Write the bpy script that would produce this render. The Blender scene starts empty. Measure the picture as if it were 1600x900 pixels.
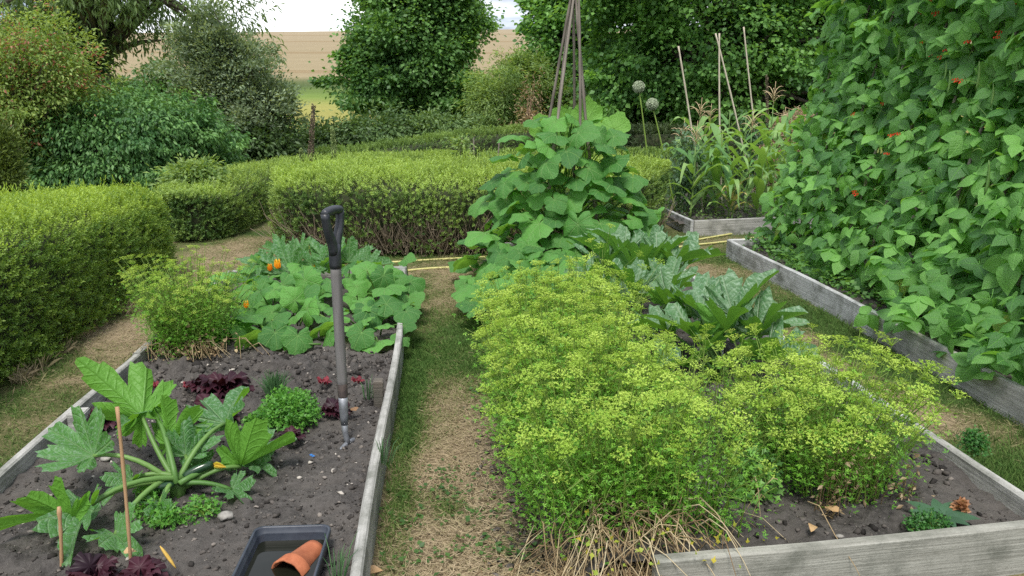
import bpy, bmesh, math, random
import numpy as np
from mathutils import Matrix, Vector

S = bpy.context.scene
COL = S.collection
R = math.radians

# ------------------------------------------------------------------ camera
CAM_H, YAW, PITCH, FPX = 1.5, R(5.1), R(14.1), 1232.0
cd = bpy.data.cameras.new('camera')
cd.sensor_width = 36.0
cd.lens = FPX / 1600 * 36
cd.clip_start = 0.05
cd.clip_end = 6000
cam = bpy.data.objects.new('camera', cd)
cam.location = (0, 0, CAM_H)
cam.rotation_euler = (math.pi / 2 - PITCH, 0, -YAW)
COL.objects.link(cam)
S.camera = cam

# ------------------------------------------------------------------ light
SUN_EL, SUN_AZ = R(62), R(-168)            # azimuth from +Y towards +X
w = bpy.data.worlds.new('World')
S.world = w
w.use_nodes = True
nt = w.node_tree
nt.nodes.clear()
N, L = nt.nodes.new, nt.links.new
out = N('ShaderNodeOutputWorld')
sky = N('ShaderNodeTexSky')
sky.sky_type = 'NISHITA'
sky.sun_disc = False
sky.sun_elevation = SUN_EL
sky.sun_rotation = SUN_AZ
sky.air_density = 1.0
sky.dust_density = 2.0
bg1 = N('ShaderNodeBackground'); bg1.inputs[1].default_value = 0.12
L(sky.outputs[0], bg1.inputs[0])
tc = N('ShaderNodeTexCoord')
sep = N('ShaderNodeSeparateXYZ'); L(tc.outputs['Generated'], sep.inputs[0])
mx = N('ShaderNodeMath'); mx.operation = 'MAXIMUM'; mx.inputs[1].default_value = 0.0
L(sep.outputs[2], mx.inputs[0])
ad = N('ShaderNodeMath'); ad.operation = 'ADD'; ad.inputs[1].default_value = 0.10
L(mx.outputs[0], ad.inputs[0])
dx = N('ShaderNodeMath'); dx.operation = 'DIVIDE'; L(sep.outputs[0], dx.inputs[0]); L(ad.outputs[0], dx.inputs[1])
dy = N('ShaderNodeMath'); dy.operation = 'DIVIDE'; L(sep.outputs[1], dy.inputs[0]); L(ad.outputs[0], dy.inputs[1])
cmb = N('ShaderNodeCombineXYZ'); L(dx.outputs[0], cmb.inputs[0]); L(dy.outputs[0], cmb.inputs[1])
n1 = N('ShaderNodeTexNoise'); n1.inputs['Scale'].default_value = 0.55; n1.inputs['Detail'].default_value = 7; n1.inputs['Roughness'].default_value = 0.55
mp = N('ShaderNodeMapping'); mp.inputs['Location'].default_value = (7.1, 2.4, 0); L(cmb.outputs[0], mp.inputs[0]); L(mp.outputs[0], n1.inputs['Vector'])
cr = N('ShaderNodeValToRGB')
cr.color_ramp.elements[0].position = 0.43; cr.color_ramp.elements[0].color = (0.19, 0.225, 0.29, 1)
cr.color_ramp.elements[1].position = 0.72; cr.color_ramp.elements[1].color = (1.0, 1.0, 1.0, 1)
L(n1.outputs['Fac'], cr.inputs[0])
bg2 = N('ShaderNodeBackground'); bg2.inputs[1].default_value = 0.85
L(cr.outputs[0], bg2.inputs[0])
n2 = N('ShaderNodeTexNoise'); n2.inputs['Scale'].default_value = 0.4; n2.inputs['Detail'].default_value = 6
L(cmb.outputs[0], n2.inputs['Vector'])
cr2 = N('ShaderNodeValToRGB')
cr2.color_ramp.elements[0].position = 0.30; cr2.color_ramp.elements[0].color = (0.72, 0.72, 0.72, 1)
cr2.color_ramp.elements[1].position = 0.50; cr2.color_ramp.elements[1].color = (1, 1, 1, 1)
L(n2.outputs['Fac'], cr2.inputs[0])
ms = N('ShaderNodeMixShader'); L(cr2.outputs[0], ms.inputs[0]); L(bg1.outputs[0], ms.inputs[1]); L(bg2.outputs[0], ms.inputs[2])
L(ms.outputs[0], out.inputs[0])

sl = bpy.data.lights.new('sun', 'SUN')
sl.energy = 1.5
sl.angle = R(16)
sl.color = (1.0, 0.96, 0.89)
sun = bpy.data.objects.new('sun', sl)
sv = Vector((math.sin(SUN_AZ) * math.cos(SUN_EL), math.cos(SUN_AZ) * math.cos(SUN_EL), math.sin(SUN_EL)))
sun.rotation_euler = sv.to_track_quat('Z', 'Y').to_euler()
sun.location = (0, 0, 30)
COL.objects.link(sun)

vs = S.view_settings
vs.view_transform = 'Standard'; vs.look = 'None'; vs.gamma = 1; vs.use_curve_mapping = False
vs.exposure = 1.5
S.cycles.use_denoising = False
S.cycles.max_bounces = 8
S.cycles.diffuse_bounces = 6
S.cycles.transmission_bounces = 6
S.cycles.transparent_max_bounces = 4

# ------------------------------------------------------------------ helpers
rng = np.random.default_rng(7)
random.seed(7)


def at(px, py, y):
    """world point seen at photo position (px, py) at ground distance y in front of the viewer"""
    f = np.array([math.sin(YAW) * math.cos(PITCH), math.cos(YAW) * math.cos(PITCH), -math.sin(PITCH)])
    r = np.array([math.cos(YAW), -math.sin(YAW), 0])
    d = f * FPX + r * (px - 800) - np.cross(r, f) * (py - 450)
    return np.array([0, 0, CAM_H]) + d * (y / d[1])


def U(a, b, n=None):
    return rng.uniform(a, b, n)


def nrm(v):
    v = np.asarray(v, float)
    return v / np.maximum(np.linalg.norm(v, axis=-1, keepdims=True), 1e-9)


def lattice(seed):
    return np.random.default_rng(seed).random((256, 256))


_lat = {}


def vnoise(x, y, seed=0):
    if seed not in _lat:
        _lat[seed] = lattice(seed)
    g = _lat[seed]
    x = np.asarray(x, float); y = np.asarray(y, float)
    xi = np.floor(x).astype(int); yi = np.floor(y).astype(int)
    fx = x - xi; fy = y - yi
    fx = fx * fx * (3 - 2 * fx); fy = fy * fy * (3 - 2 * fy)
    a = g[xi % 256, yi % 256]; b = g[(xi + 1) % 256, yi % 256]
    c = g[xi % 256, (yi + 1) % 256]; d = g[(xi + 1) % 256, (yi + 1) % 256]
    return (a * (1 - fx) + b * fx) * (1 - fy) + (c * (1 - fx) + d * fx) * fy


def fbm(x, y, seed=0, o=4):
    s = 0; a = 0.5; t = 0
    for k in range(o):
        s = s + a * vnoise(x * 2 ** k, y * 2 ** k, seed + k); t += a; a *= 0.5
    return s / t


def frames(d, n):
    Y = nrm(d)
    X = nrm(np.cross(Y, n))
    Z = np.cross(X, Y)
    return np.stack([X, Y, Z], axis=-1)


def new_mesh(name, V, F, tint=None, uv=None, mats=(), fm=None, smooth=False):
    V = np.ascontiguousarray(V, np.float32); F = np.ascontiguousarray(F, np.int32)
    me = bpy.data.meshes.new(name)
    me.vertices.add(len(V)); me.vertices.foreach_set('co', V.ravel())
    k = F.shape[1]
    me.loops.add(F.size); me.loops.foreach_set('vertex_index', F.ravel())
    me.polygons.add(len(F)); me.polygons.foreach_set('loop_start', np.arange(0, F.size, k, dtype=np.int32))
    if tint is not None:
        a = me.attributes.new('tint', 'FLOAT', 'POINT'); a.data.foreach_set('value', np.ascontiguousarray(tint, np.float32))
    if uv is not None:
        l = me.uv_layers.new(name='UVMap'); l.data.foreach_set('uv', np.ascontiguousarray(np.asarray(uv, np.float32)[F.ravel()]).ravel())
    for m in mats:
        me.materials.append(m)
    if fm is not None:
        me.polygons.foreach_set('material_index', np.ascontiguousarray(fm, np.int32))
    if smooth:
        me.polygons.foreach_set('use_smooth', np.ones(len(F), bool))
    me.update(calc_edges=True)
    return me


class Buf:
    def __init__(s):
        s.V = []; s.F = []; s.T = []; s.U = []; s.M = []; s.n = 0

    def add(s, V, F, tint=0.5, uv=None, mat=0):
        V = np.asarray(V, float).reshape(-1, 3); F = np.asarray(F, int)
        s.V.append(V); s.F.append(F + s.n)
        s.T.append(np.broadcast_to(np.asarray(tint, float), (len(V),)))
        s.U.append(np.zeros((len(V), 2)) if uv is None else np.asarray(uv, float))
        s.M.append(np.full(len(F), mat)); s.n += len(V)
        return s

    def scatter(s, base, M, T, size, tint=0.5, mat=0):
        bV, bF, bU = base
        n, k = len(T), len(bV)
        size = np.asarray(size, float)
        if size.ndim < 2:
            size = np.broadcast_to(size, (n,))[:, None]
        loc = bV[None] * size[:, None, :]
        V = np.einsum('nij,nkj->nki', M, loc) + np.asarray(T)[:, None, :]
        F = (bF[None] + (np.arange(n) * k)[:, None, None]).reshape(-1, bF.shape[1])
        t = np.repeat(np.broadcast_to(np.asarray(tint, float), (n,)), k)
        return s.add(V.reshape(-1, 3), F, t, np.tile(bU, (n, 1)), mat)

    def mesh(s, name, mats, off=(0, 0, 0), smooth=False):
        if not isinstance(mats, (list, tuple)):
            mats = [mats]
        return new_mesh(name, np.concatenate(s.V) - np.asarray(off), np.concatenate(s.F), np.concatenate(s.T), np.concatenate(s.U), mats, np.concatenate(s.M), smooth)


def tube(P, rad, k=6, cap=True):
    """one tube along points P"""
    P = np.asarray(P, float); m = len(P)
    rad = np.broadcast_to(np.asarray(rad, float), (m,))
    tan = nrm(np.gradient(P, axis=0))
    ref = np.array([0.31, 0.17, 0.93])
    if abs(np.dot(nrm(P[-1] - P[0]), ref)) > 0.95:
        ref = np.array([0.9, 0.4, 0.1])
    a = nrm(np.cross(tan, ref)); b = np.cross(tan, a)
    th = np.arange(k) * 2 * math.pi / k
    V = P[:, None] + rad[:, None, None] * (np.cos(th)[None, :, None] * a[:, None] + np.sin(th)[None, :, None] * b[:, None])
    V = V.reshape(-1, 3)
    F = []
    for i in range(m - 1):
        for j in range(k):
            p, q = i * k + j, i * k + (j + 1) % k
            F += [(p, q, q + k), (p, q + k, p + k)]
    if cap:
        for j in range(1, k - 1):
            F.append((0, j + 1, j)); o = (m - 1) * k; F.append((o, o + j, o + j + 1))
    return V, np.array(F)


def tubes(P, rad, k=3):
    """many tubes at once, P is (n, m, 3), rad (m,) or (n, m)"""
    P = np.asarray(P, float); n, m = P.shape[:2]
    rad = np.broadcast_to(np.asarray(rad, float), (n, m))
    tan = nrm(np.gradient(P, axis=1))
    ref = np.broadcast_to(np.array([0.53, 0.81, 0.24]), tan.shape)
    a = nrm(np.cross(tan, ref)); b = np.cross(tan, a)
    th = np.arange(k) * 2 * math.pi / k
    V = P[:, :, None] + rad[:, :, None, None] * (np.cos(th)[None, None, :, None] * a[:, :, None] + np.sin(th)[None, None, :, None] * b[:, :, None])
    f = []
    for i in range(m - 1):
        for j in range(k):
            p, q = i * k + j, i * k + (j + 1) % k
            f += [(p, q, q + k), (p, q + k, p + k)]
    f = np.array(f)
    F = (f[None] + (np.arange(n) * m * k)[:, None, None]).reshape(-1, 3)
    return V.reshape(-1, 3), F


def bend(a, b, sag=0.0, m=5, side=None):
    """points from a to b bowed by sag upwards (and along side)"""
    a = np.asarray(a, float); b = np.asarray(b, float)
    t = np.linspace(0, 1, m)[:, None]
    P = a + (b - a) * t
    P[:, 2] += (4 * sag * t * (1 - t))[:, 0]
    if side is not None:
        P += 4 * t * (1 - t) * np.asarray(side)
    return P


def props(o, label=None, cat=None, group=None, kind=None):
    for k, v in (('label', label), ('category', cat), ('group', group), ('kind', kind)):
        if v:
            o[k] = v
    return o


def thing(name, label, cat, loc=(0, 0, 0), group=None):
    o = bpy.data.objects.new(name, None)
    o.empty_display_size = 0.1
    o.location = loc
    COL.objects.link(o)
    return props(o, label, cat, group)


def put(name, me, parent=None, loc=(0, 0, 0), kind=None, label=None):
    o = bpy.data.objects.new(name, me)
    COL.objects.link(o)
    o.location = loc
    if parent is not None:
        o.parent = parent
    return props(o, label=label, kind=kind)


def put_m(name, me, parent, M, T, s=1.0):
    """place shared mesh with rotation M (3,3), world point T, under parent at parent.location"""
    o = bpy.data.objects.new(name, me)
    COL.objects.link(o)
    X = Matrix([list(r) for r in (np.asarray(M) * s)]).to_4x4()
    X.translation = Vector(T)
    if parent is not None:
        o.parent = parent
        pm = Matrix.Rotation(parent.rotation_euler.z, 4, 'Z')
        pm.translation = parent.location
        X = pm.inverted() @ X
    o.matrix_basis = X
    return o


# ------------------------------------------------------------------ materials
def mat_new(name):
    m = bpy.data.materials.new(name); m.use_nodes = True
    t = m.node_tree
    b = t.nodes['Principled BSDF']
    return m, t, b, t.nodes['Material Output']


def rgba(c):
    return (c[0], c[1], c[2], 1)


def nmath(t, op, a, b=None, c=None, clamp=False):
    n = t.nodes.new('ShaderNodeMath'); n.operation = op; n.use_clamp = clamp
    for i, v in enumerate((a, b, c)):
        if v is None:
            continue
        if hasattr(v, 'is_output'):
            t.links.new(v, n.inputs[i])
        else:
            n.inputs[i].default_value = v
    return n.outputs[0]


def nmix(t, fac, a, b, mode='MIX'):
    n = t.nodes.new('ShaderNodeMix'); n.data_type = 'RGBA'; n.blend_type = mode
    for i, v in ((0, fac), (6, a), (7, b)):
        if hasattr(v, 'is_output'):
            t.links.new(v, n.inputs[i])
        elif i == 0:
            n.inputs[0].default_value = v
        else:
            n.inputs[i].default_value = rgba(v)
    return n.outputs[2]


def nnoise(t, vec, scale, detail=3, rough=0.5):
    n = t.nodes.new('ShaderNodeTexNoise')
    n.inputs['Scale'].default_value = scale; n.inputs['Detail'].default_value = detail; n.inputs['Roughness'].default_value = rough
    if vec is not None:
        t.links.new(vec, n.inputs['Vector'])
    return n.outputs['Fac']


def nramp(t, fac, stops):
    n = t.nodes.new('ShaderNodeValToRGB')
    e = n.color_ramp.elements
    while len(e) < len(stops):
        e.new(0.5)
    for x, (p, c) in zip(e, stops):
        x.position = p; x.color = rgba(c) if hasattr(c, '__len__') else (c, c, c, 1)
    t.links.new(fac, n.inputs[0])
    return n.outputs[0]


def ncoord(t, kind='Object', scale=None):
    n = t.nodes.new('ShaderNodeTexCoord')
    o = n.outputs[kind]
    if scale is not None:
        mpn = t.nodes.new('ShaderNodeMapping'); mpn.inputs['Scale'].default_value = scale
        t.links.new(o, mpn.inputs[0]); o = mpn.outputs[0]
    return o


def nbump(t, b, h, strength=0.5, dist=0.01):
    n = t.nodes.new('ShaderNodeBump'); n.inputs['Strength'].default_value = strength; n.inputs['Distance'].default_value = dist
    t.links.new(h, n.inputs['Height']); t.links.new(n.outputs[0], b.inputs['Normal'])


def leaf_mat(name, c1, c2, trans=0.3, rough=0.5, per_object=False, veins=None, under=None, vein_col=None, silver=None, spec=0.4, spots=None):
    """foliage: colour runs c1..c2 with the leaf's own tint; veins = 'palm' or 'pinnate' from UV in leaf space"""
    m, t, b, o = mat_new(name)
    if per_object:
        oi = t.nodes.new('ShaderNodeObjectInfo'); fac = oi.outputs['Random']
    else:
        a = t.nodes.new('ShaderNodeAttribute'); a.attribute_name = 'tint'; fac = a.outputs['Fac']
    col = nmix(t, fac, c1, c2)
    if spots is not None:                      # ageing leaves: a few are yellow
        sp = nmath(t, 'MULTIPLY', nmath(t, 'GREATER_THAN', fac, spots[1]), nramp(t, nnoise(t, t.nodes.new('ShaderNodeUVMap').outputs[0], 4, 3), [(0.35, 0.15), (0.65, 1.0)]))
        col = nmix(t, sp, col, spots[0])
    uvn = t.nodes.new('ShaderNodeUVMap'); uvo = uvn.outputs[0]
    if veins:
        sx = t.nodes.new('ShaderNodeSeparateXYZ'); t.links.new(uvo, sx.inputs[0])
        x, y = sx.outputs[0], sx.outputs[1]
        if veins == 'palm':
            ang = nmath(t, 'ARCTAN2', x, y)
            rr = nmath(t, 'SQRT', nmath(t, 'ADD', nmath(t, 'MULTIPLY', x, x), nmath(t, 'MULTIPLY', y, y)))
            q = nmath(t, 'DIVIDE', ang, R(42))
            fr = nmath(t, 'SUBTRACT', q, nmath(t, 'ROUND', q))
            dist = nmath(t, 'MULTIPLY', nmath(t, 'MULTIPLY', nmath(t, 'ABSOLUTE', fr), R(42)), rr)
            v1 = nmath(t, 'MINIMUM', 1.0, nmath(t, 'DIVIDE', dist, 0.016))
            w2 = nmath(t, 'SINE', nmath(t, 'MULTIPLY', nmath(t, 'SUBTRACT', rr, nmath(t, 'MULTIPLY', nmath(t, 'ABSOLUTE', fr), 0.55)), 42.0))
            v2 = nmath(t, 'MULTIPLY', nmath(t, 'POWER', nmath(t, 'MULTIPLY', nmath(t, 'ADD', w2, 1.0), 0.5), 10.0), 0.4)
        else:
            ax = nmath(t, 'ABSOLUTE', x)
            v1 = nmath(t, 'MINIMUM', 1.0, nmath(t, 'DIVIDE', ax, 0.014))
            w2 = nmath(t, 'SINE', nmath(t, 'MULTIPLY', nmath(t, 'SUBTRACT', y, nmath(t, 'MULTIPLY', ax, 0.8)), 44.0))
            v2 = nmath(t, 'MULTIPLY', nmath(t, 'POWER', nmath(t, 'MULTIPLY', nmath(t, 'ADD', w2, 1.0), 0.5), 14.0), 0.22)
        vein = nmath(t, 'MAXIMUM', nmath(t, 'SUBTRACT', 1.0, v1), v2, clamp=True)
        if silver is not None:
            nz = nnoise(t, uvo, 16, 4, 0.7)
            sil = nmath(t, 'MULTIPLY', nramp(t, nz, [(0.50, 0.0), (0.60, 1.0)]), 0.85)
            sil = nmath(t, 'MAXIMUM', sil, nmath(t, 'MULTIPLY', vein, 0.5))
            col = nmix(t, sil, col, silver)
        col = nmix(t, nmath(t, 'MULTIPLY', vein, 0.75), col, vein_col or tuple(min(1, k * 1.9 + 0.02) for k in c2))
        nz2 = nnoise(t, uvo, 14, 3, 0.6)
        h = nmath(t, 'ADD', nmath(t, 'MULTIPLY', vein, -0.7), nmath(t, 'MULTIPLY', nz2, 0.9))
        nbump(t, b, h, 0.55, 0.012)
        col = nmix(t, nramp(t, nz2, [(0.3, 0.0), (0.75, 1.0)]), col, nmix(t, 0.14, col, (0.25, 0.4, 0.15)))
    if under is not None:
        ge = t.nodes.new('ShaderNodeNewGeometry')
        col = nmix(t, ge.outputs['Backfacing'], col, under)
    t.links.new(col, b.inputs['Base Color'])
    b.inputs['Roughness'].default_value = rough
    b.inputs['Specular IOR Level'].default_value = spec
    tr = t.nodes.new('ShaderNodeBsdfTranslucent')
    tcol = nmix(t, 1.0, col, (1.75, 1.6, 0.7), 'MULTIPLY')
    t.links.new(tcol, tr.inputs[0])
    mx_ = t.nodes.new('ShaderNodeMixShader'); mx_.inputs[0].default_value = trans
    t.links.new(b.outputs[0], mx_.inputs[1]); t.links.new(tr.outputs[0], mx_.inputs[2])
    t.links.new(mx_.outputs[0], o.inputs[0])
    return m


def plain_mat(name, c1, c2=None, rough=0.7, scale=20, detail=4, bump=0.3, bdist=0.004, spec=0.4, metal=0, stretch=None, coord='Object'):
    m, t, b, o = mat_new(name)
    v = ncoord(t, coord, stretch)
    nz = nnoise(t, v, scale, detail, 0.6)
    t.links.new(nramp(t, nz, [(0.3, c1), (0.7, c2 or c1)]), b.inputs['Base Color'])
    b.inputs['Roughness'].default_value = rough
    b.inputs['Specular IOR Level'].default_value = spec
    b.inputs['Metallic'].default_value = metal
    if bump:
        nbump(t, b, nz, bump, bdist)
    return m


def tint_mat(name, stops, rough=0.8, trans=0.0, spec=0.3):
    """colour read off the piece's own tint"""
    m, t, b, o = mat_new(name)
    a = t.nodes.new('ShaderNodeAttribute'); a.attribute_name = 'tint'
    col = nramp(t, a.outputs['Fac'], stops)
    t.links.new(col, b.inputs['Base Color'])
    b.inputs['Roughness'].default_value = rough; b.inputs['Specular IOR Level'].default_value = spec
    if trans:
        tr = t.nodes.new('ShaderNodeBsdfTranslucent'); t.links.new(col, tr.inputs[0])
        x = t.nodes.new('ShaderNodeMixShader'); x.inputs[0].default_value = trans
        t.links.new(b.outputs[0], x.inputs[1]); t.links.new(tr.outputs[0], x.inputs[2]); t.links.new(x.outputs[0], o.inputs[0])
    return m


def wood_mat(name, dark, light, knots=(), seed=0.0):
    """weathered softwood board, grain along local X; knots are (x, z) points on the face"""
    m, t, b, o = mat_new(name)
    tcn = t.nodes.new('ShaderNodeTexCoord')
    oi = t.nodes.new('ShaderNodeObjectInfo')
    off = t.nodes.new('ShaderNodeVectorMath'); off.operation = 'ADD'
    cx = t.nodes.new('ShaderNodeCombineXYZ')
    t.links.new(nmath(t, 'MULTIPLY', oi.outputs['Random'], 37.0), cx.inputs[1])
    t.links.new(tcn.outputs['Object'], off.inputs[0])
    vec = off.outputs[0]
    t.links.new(cx.outputs[0], off.inputs[1])
    s3 = t.nodes.new('ShaderNodeSeparateXYZ'); t.links.new(tcn.outputs['Object'], s3.inputs[0])
    mp1 = t.nodes.new('ShaderNodeMapping'); mp1.inputs['Scale'].default_value = (1.6, 26, 60); t.links.new(vec, mp1.inputs[0])
    g1 = nnoise(t, mp1.outputs[0], 1.6, 6, 0.65)
    mp2 = t.nodes.new('ShaderNodeMapping'); mp2.inputs['Scale'].default_value = (0.8, 1, 1); t.links.new(vec, mp2.inputs[0])
    st = nnoise(t, mp2.outputs[0], 7, 5, 0.65)
    fine = nnoise(t, vec, 140, 3, 0.7)
    col = nramp(t, g1, [(0.28, dark), (0.5, tuple((a + c) / 2 for a, c in zip(dark, light))), (0.72, light)])
    col = nmix(t, nmath(t, 'MULTIPLY', nramp(t, st, [(0.46, 0.0), (0.66, 1.0)]), 0.72), col, (0.11, 0.115, 0.095))
    col = nmix(t, nmath(t, 'MULTIPLY', nramp(t, fine, [(0.45, 0.0), (0.7, 1.0)]), 0.25), col, (0.08, 0.08, 0.07))
    h = nmath(t, 'ADD', g1, nmath(t, 'MULTIPLY', fine, 0.4))
    for kx, kz, kr in knots:
        ddx = nmath(t, 'SUBTRACT', s3.outputs[0], kx)
        ddz = nmath(t, 'MULTIPLY', nmath(t, 'SUBTRACT', s3.outputs[2], kz), 1.25)
        wob = nmath(t, 'MULTIPLY', nnoise(t, tcn.outputs['Object'], 22, 2), 0.022)
        rr = nmath(t, 'ADD', nmath(t, 'SQRT', nmath(t, 'ADD', nmath(t, 'MULTIPLY', ddx, ddx), nmath(t, 'MULTIPLY', ddz, ddz))), wob)
        rr = nmath(t, 'SUBTRACT', rr, 0.011)
        inside = nmath(t, 'SUBTRACT', 1.0, nmath(t, 'DIVIDE', rr, kr * 2.1), clamp=True)
        ring = nmath(t, 'POWER', nmath(t, 'ABSOLUTE', nmath(t, 'SINE', nmath(t, 'MULTIPLY', rr, 2.6 / kr * 3))), 3.0)
        core = nmath(t, 'LESS_THAN', rr, kr * 0.55)
        k = nmath(t, 'MULTIPLY', nmath(t, 'MAXIMUM', nmath(t, 'MULTIPLY', ring, nmath(t, 'MINIMUM', nmath(t, 'MULTIPLY', inside, 2.0), 1.0)), nmath(t, 'MULTIPLY', core, 0.8)), 0.7)
        col = nmix(t, k, col, (0.075, 0.062, 0.05))
    t.links.new(col, b.inputs['Base Color'])
    b.inputs['Roughness'].default_value = 0.85; b.inputs['Specular IOR Level'].default_value = 0.2
    nbump(t, b, h, 0.6, 0.006)
    return m

# ------------------------------------------------------------------ leaf shapes (base at origin, tip along +Y, face up +Z)
def lf_fold(w=0.45, dz=0.08):
    V = np.array([(0, 0, 0), (w / 2, 0.45, dz), (0, 1, -dz), (-w / 2, 0.45, dz)], float)
    return V, np.array([(0, 1, 2), (0, 2, 3)]), V[:, :2].copy()


def lf_ovate(w=0.8, droop=0.3, fold=0.18, heart=0.0, tip=1.0, rows=6, wob=0.0, seed=0):
    t = np.linspace(0, 1, rows + 1)
    wd = w * 0.5 * np.clip(np.sin(np.pi * np.clip(t, 0, 1) ** 0.60), 0, None) ** 0.8 * (1 - 0.22 * t ** 3 * tip)
    V = []; Uv = []
    rg = np.random.default_rng(seed)
    for i, a in enumerate(t):
        for s in (-1, -0.5, 0, 0.5, 1):
            x = wd[i] * s
            y = a - heart * 0.16 * abs(s) * (1 - a) ** 3
            z = -droop * a * a + fold * abs(x) - 0.35 * x * x * 2 + (wob * rg.uniform(-1, 1) if 0 < i < rows else 0)
            V.append((x, y, z)); Uv.append((x, y))
    F = []
    for i in range(rows):
        for j in range(4):
            p = i * 5 + j
            F += [(p, p + 1, p + 6), (p, p + 6, p + 5)]
    return np.array(V), np.array(F), np.array(Uv)


def lf_polar(rf, zf, nseg=40, rings=4, a0=2.95):
    """leaf spread round its stalk end: rf(theta) outline, zf(x, y, r/rf) relief; theta 0 is the tip"""
    th = np.linspace(-a0, a0, nseg + 1)
    V = [(0, 0, float(zf(0.0, 0.0, 0.0)))]
    for k in range(1, rings + 1):
        q = (k / rings) ** 0.9
        for a in th:
            rr = rf(a) * q
            x, y = rr * math.sin(a), rr * math.cos(a)
            V.append((x, y, float(zf(x, y, q))))
    F = []
    for j in range(nseg):
        F.append((0, 2 + j, 1 + j))
        for k in range(rings - 1):
            p = 1 + k * (nseg + 1) + j; q = p + nseg + 1
            F += [(p, p + 1, q + 1), (p, q + 1, q)]
    V = np.array(V)
    return V, np.array(F), V[:, :2].copy()


def pumpkin_leaf(seed):
    rg = np.random.default_rng(seed)
    ph = rg.uniform(0, 6.28, 5)

    def rf(a):
        r = 0.50 + 0.07 * math.cos(a) + 0.045 * math.cos(5 * a) + 0.02 * math.sin(13 * a + ph[0]) + 0.012 * math.sin(23 * a + ph[4]) + 0.03 * math.sin(2 * a + ph[1])
        k = max(0.0, (abs(a) - 2.55) / 0.42)
        return r * (1 - 0.42 * min(k, 1) ** 1.5)
    cup, dr = rg.uniform(0.3, 0.9), rg.uniform(0.25, 0.7)

    def zf(x, y, q):
        a = math.atan2(x, y)
        return cup * 0.25 * q * (0.6 - q) + 0.05 * q * math.sin(3 * a + ph[2]) + 0.028 * q * q * math.sin(8 * a + ph[3]) - dr * max(0, y) ** 2 * 0.7 + 0.15 * abs(x) * (1 - q)
    return lf_polar(rf, zf, 36, 4)


def courgette_leaf(seed, depth=0.4):
    rg = np.random.default_rng(seed)
    ph = rg.uniform(0, 6.28, 4)
    cen = np.radians([0, 33, 70, 118]); rad = np.array([1.0, .76, .56, .40])
    amp = rg.uniform(.86, 1.08, (2, 4))

    def rf(a):
        sd = 0 if a < 0 else 1
        b = abs(a); k = int(np.argmin(np.abs(cen - b)))
        lo = 0 if k == 0 else (cen[k] - cen[k - 1]) / 2; hi = (cen[k + 1] - cen[k]) / 2 if k < 3 else .6
        d = abs(b - cen[k]) / (hi if b > cen[k] or k == 0 else lo)
        R_ = rad[k] * (amp[sd, k] if k else amp[0, 0])
        if d > .75 and k < 3 and b > cen[k]:
            R_ = R_ + (rad[k + 1] - rad[k]) * (d - .75) * 1.6
        r = R_ * (1 - .16 * d - depth * max(0, d) ** 4.5)
        r *= 1 + 0.17 * (((b * 5.2 + ph[0]) % 1.0) - 0.5) + .03 * math.sin(b * 23 + ph[3])
        return max(r, 0.08)
    fold, dr = rg.uniform(0.8, 1.5), rg.uniform(0.1, 0.5)

    def zf(x, y, q):
        a = math.atan2(x, y)
        return fold * abs(x) * 0.9 - dr * max(0, y) ** 2 * 0.6 + 0.06 * q * math.sin(6 * a + ph[1]) + 0.04 * q * q * math.sin(15 * a + ph[2])
    return lf_polar(rf, zf, 90, 4, 2.75)


def sprig(n=10, lw=0.5, ll=0.34, seed=0):
    """a shoot of unit length along +Y carrying n small leaves"""
    rg = np.random.default_rng(seed)
    b = Buf()
    b.add(*tube([(0, -0.25, 0), (0, 0.5, 0), (0, 0.98, 0.02)], [0.02, 0.016, 0.008], 3, False), tint=0.5)
    t = np.linspace(0.08, 1.0, n)
    ang = np.arange(n) * 2.4 + rg.uniform(0, 6)
    d = np.stack([np.cos(ang) * 0.9, np.full(n, 0.55) + 0.4 * t, np.sin(ang) * 0.9], 1)
    nn = np.stack([-np.cos(ang) * 0.5 + rg.normal(0, .2, n), np.full(n, 0.9), -np.sin(ang) * 0.5 + rg.normal(0, .2, n)], 1)
    b.scatter(lf_fold(lw), frames(d, nn), np.stack([0 * t, t, 0 * t], 1), ll * rg.uniform(0.75, 1.15, n))
    return np.concatenate(b.V), np.concatenate(b.F), np.concatenate(b.U)


LF = lf_fold()
LF_NARROW = lf_fold(0.26)
LF_ROUND = lf_fold(0.8)
SPRIGS = [sprig(10, seed=k) for k in range(3)]

# ------------------------------------------------------------------ the ground
def hill(x, y):
    return np.interp(y, [-3000, 24, 36, 50, 65, 100, 150, 200, 250, 330, 500, 3000], [0, 0, 0.1, 0.9, 2.2, 5.4, 10.4, 15.3, 19.0, 21.0, 19.0, 15.0]) + 0.017 * x * np.clip((y - 60) / 190, 0, 1) + 0.25 * np.clip((y - 40) / 100, 0, 1) * (fbm(x / 30 + 50, y / 40 + 50, 3) - .5)


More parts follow.
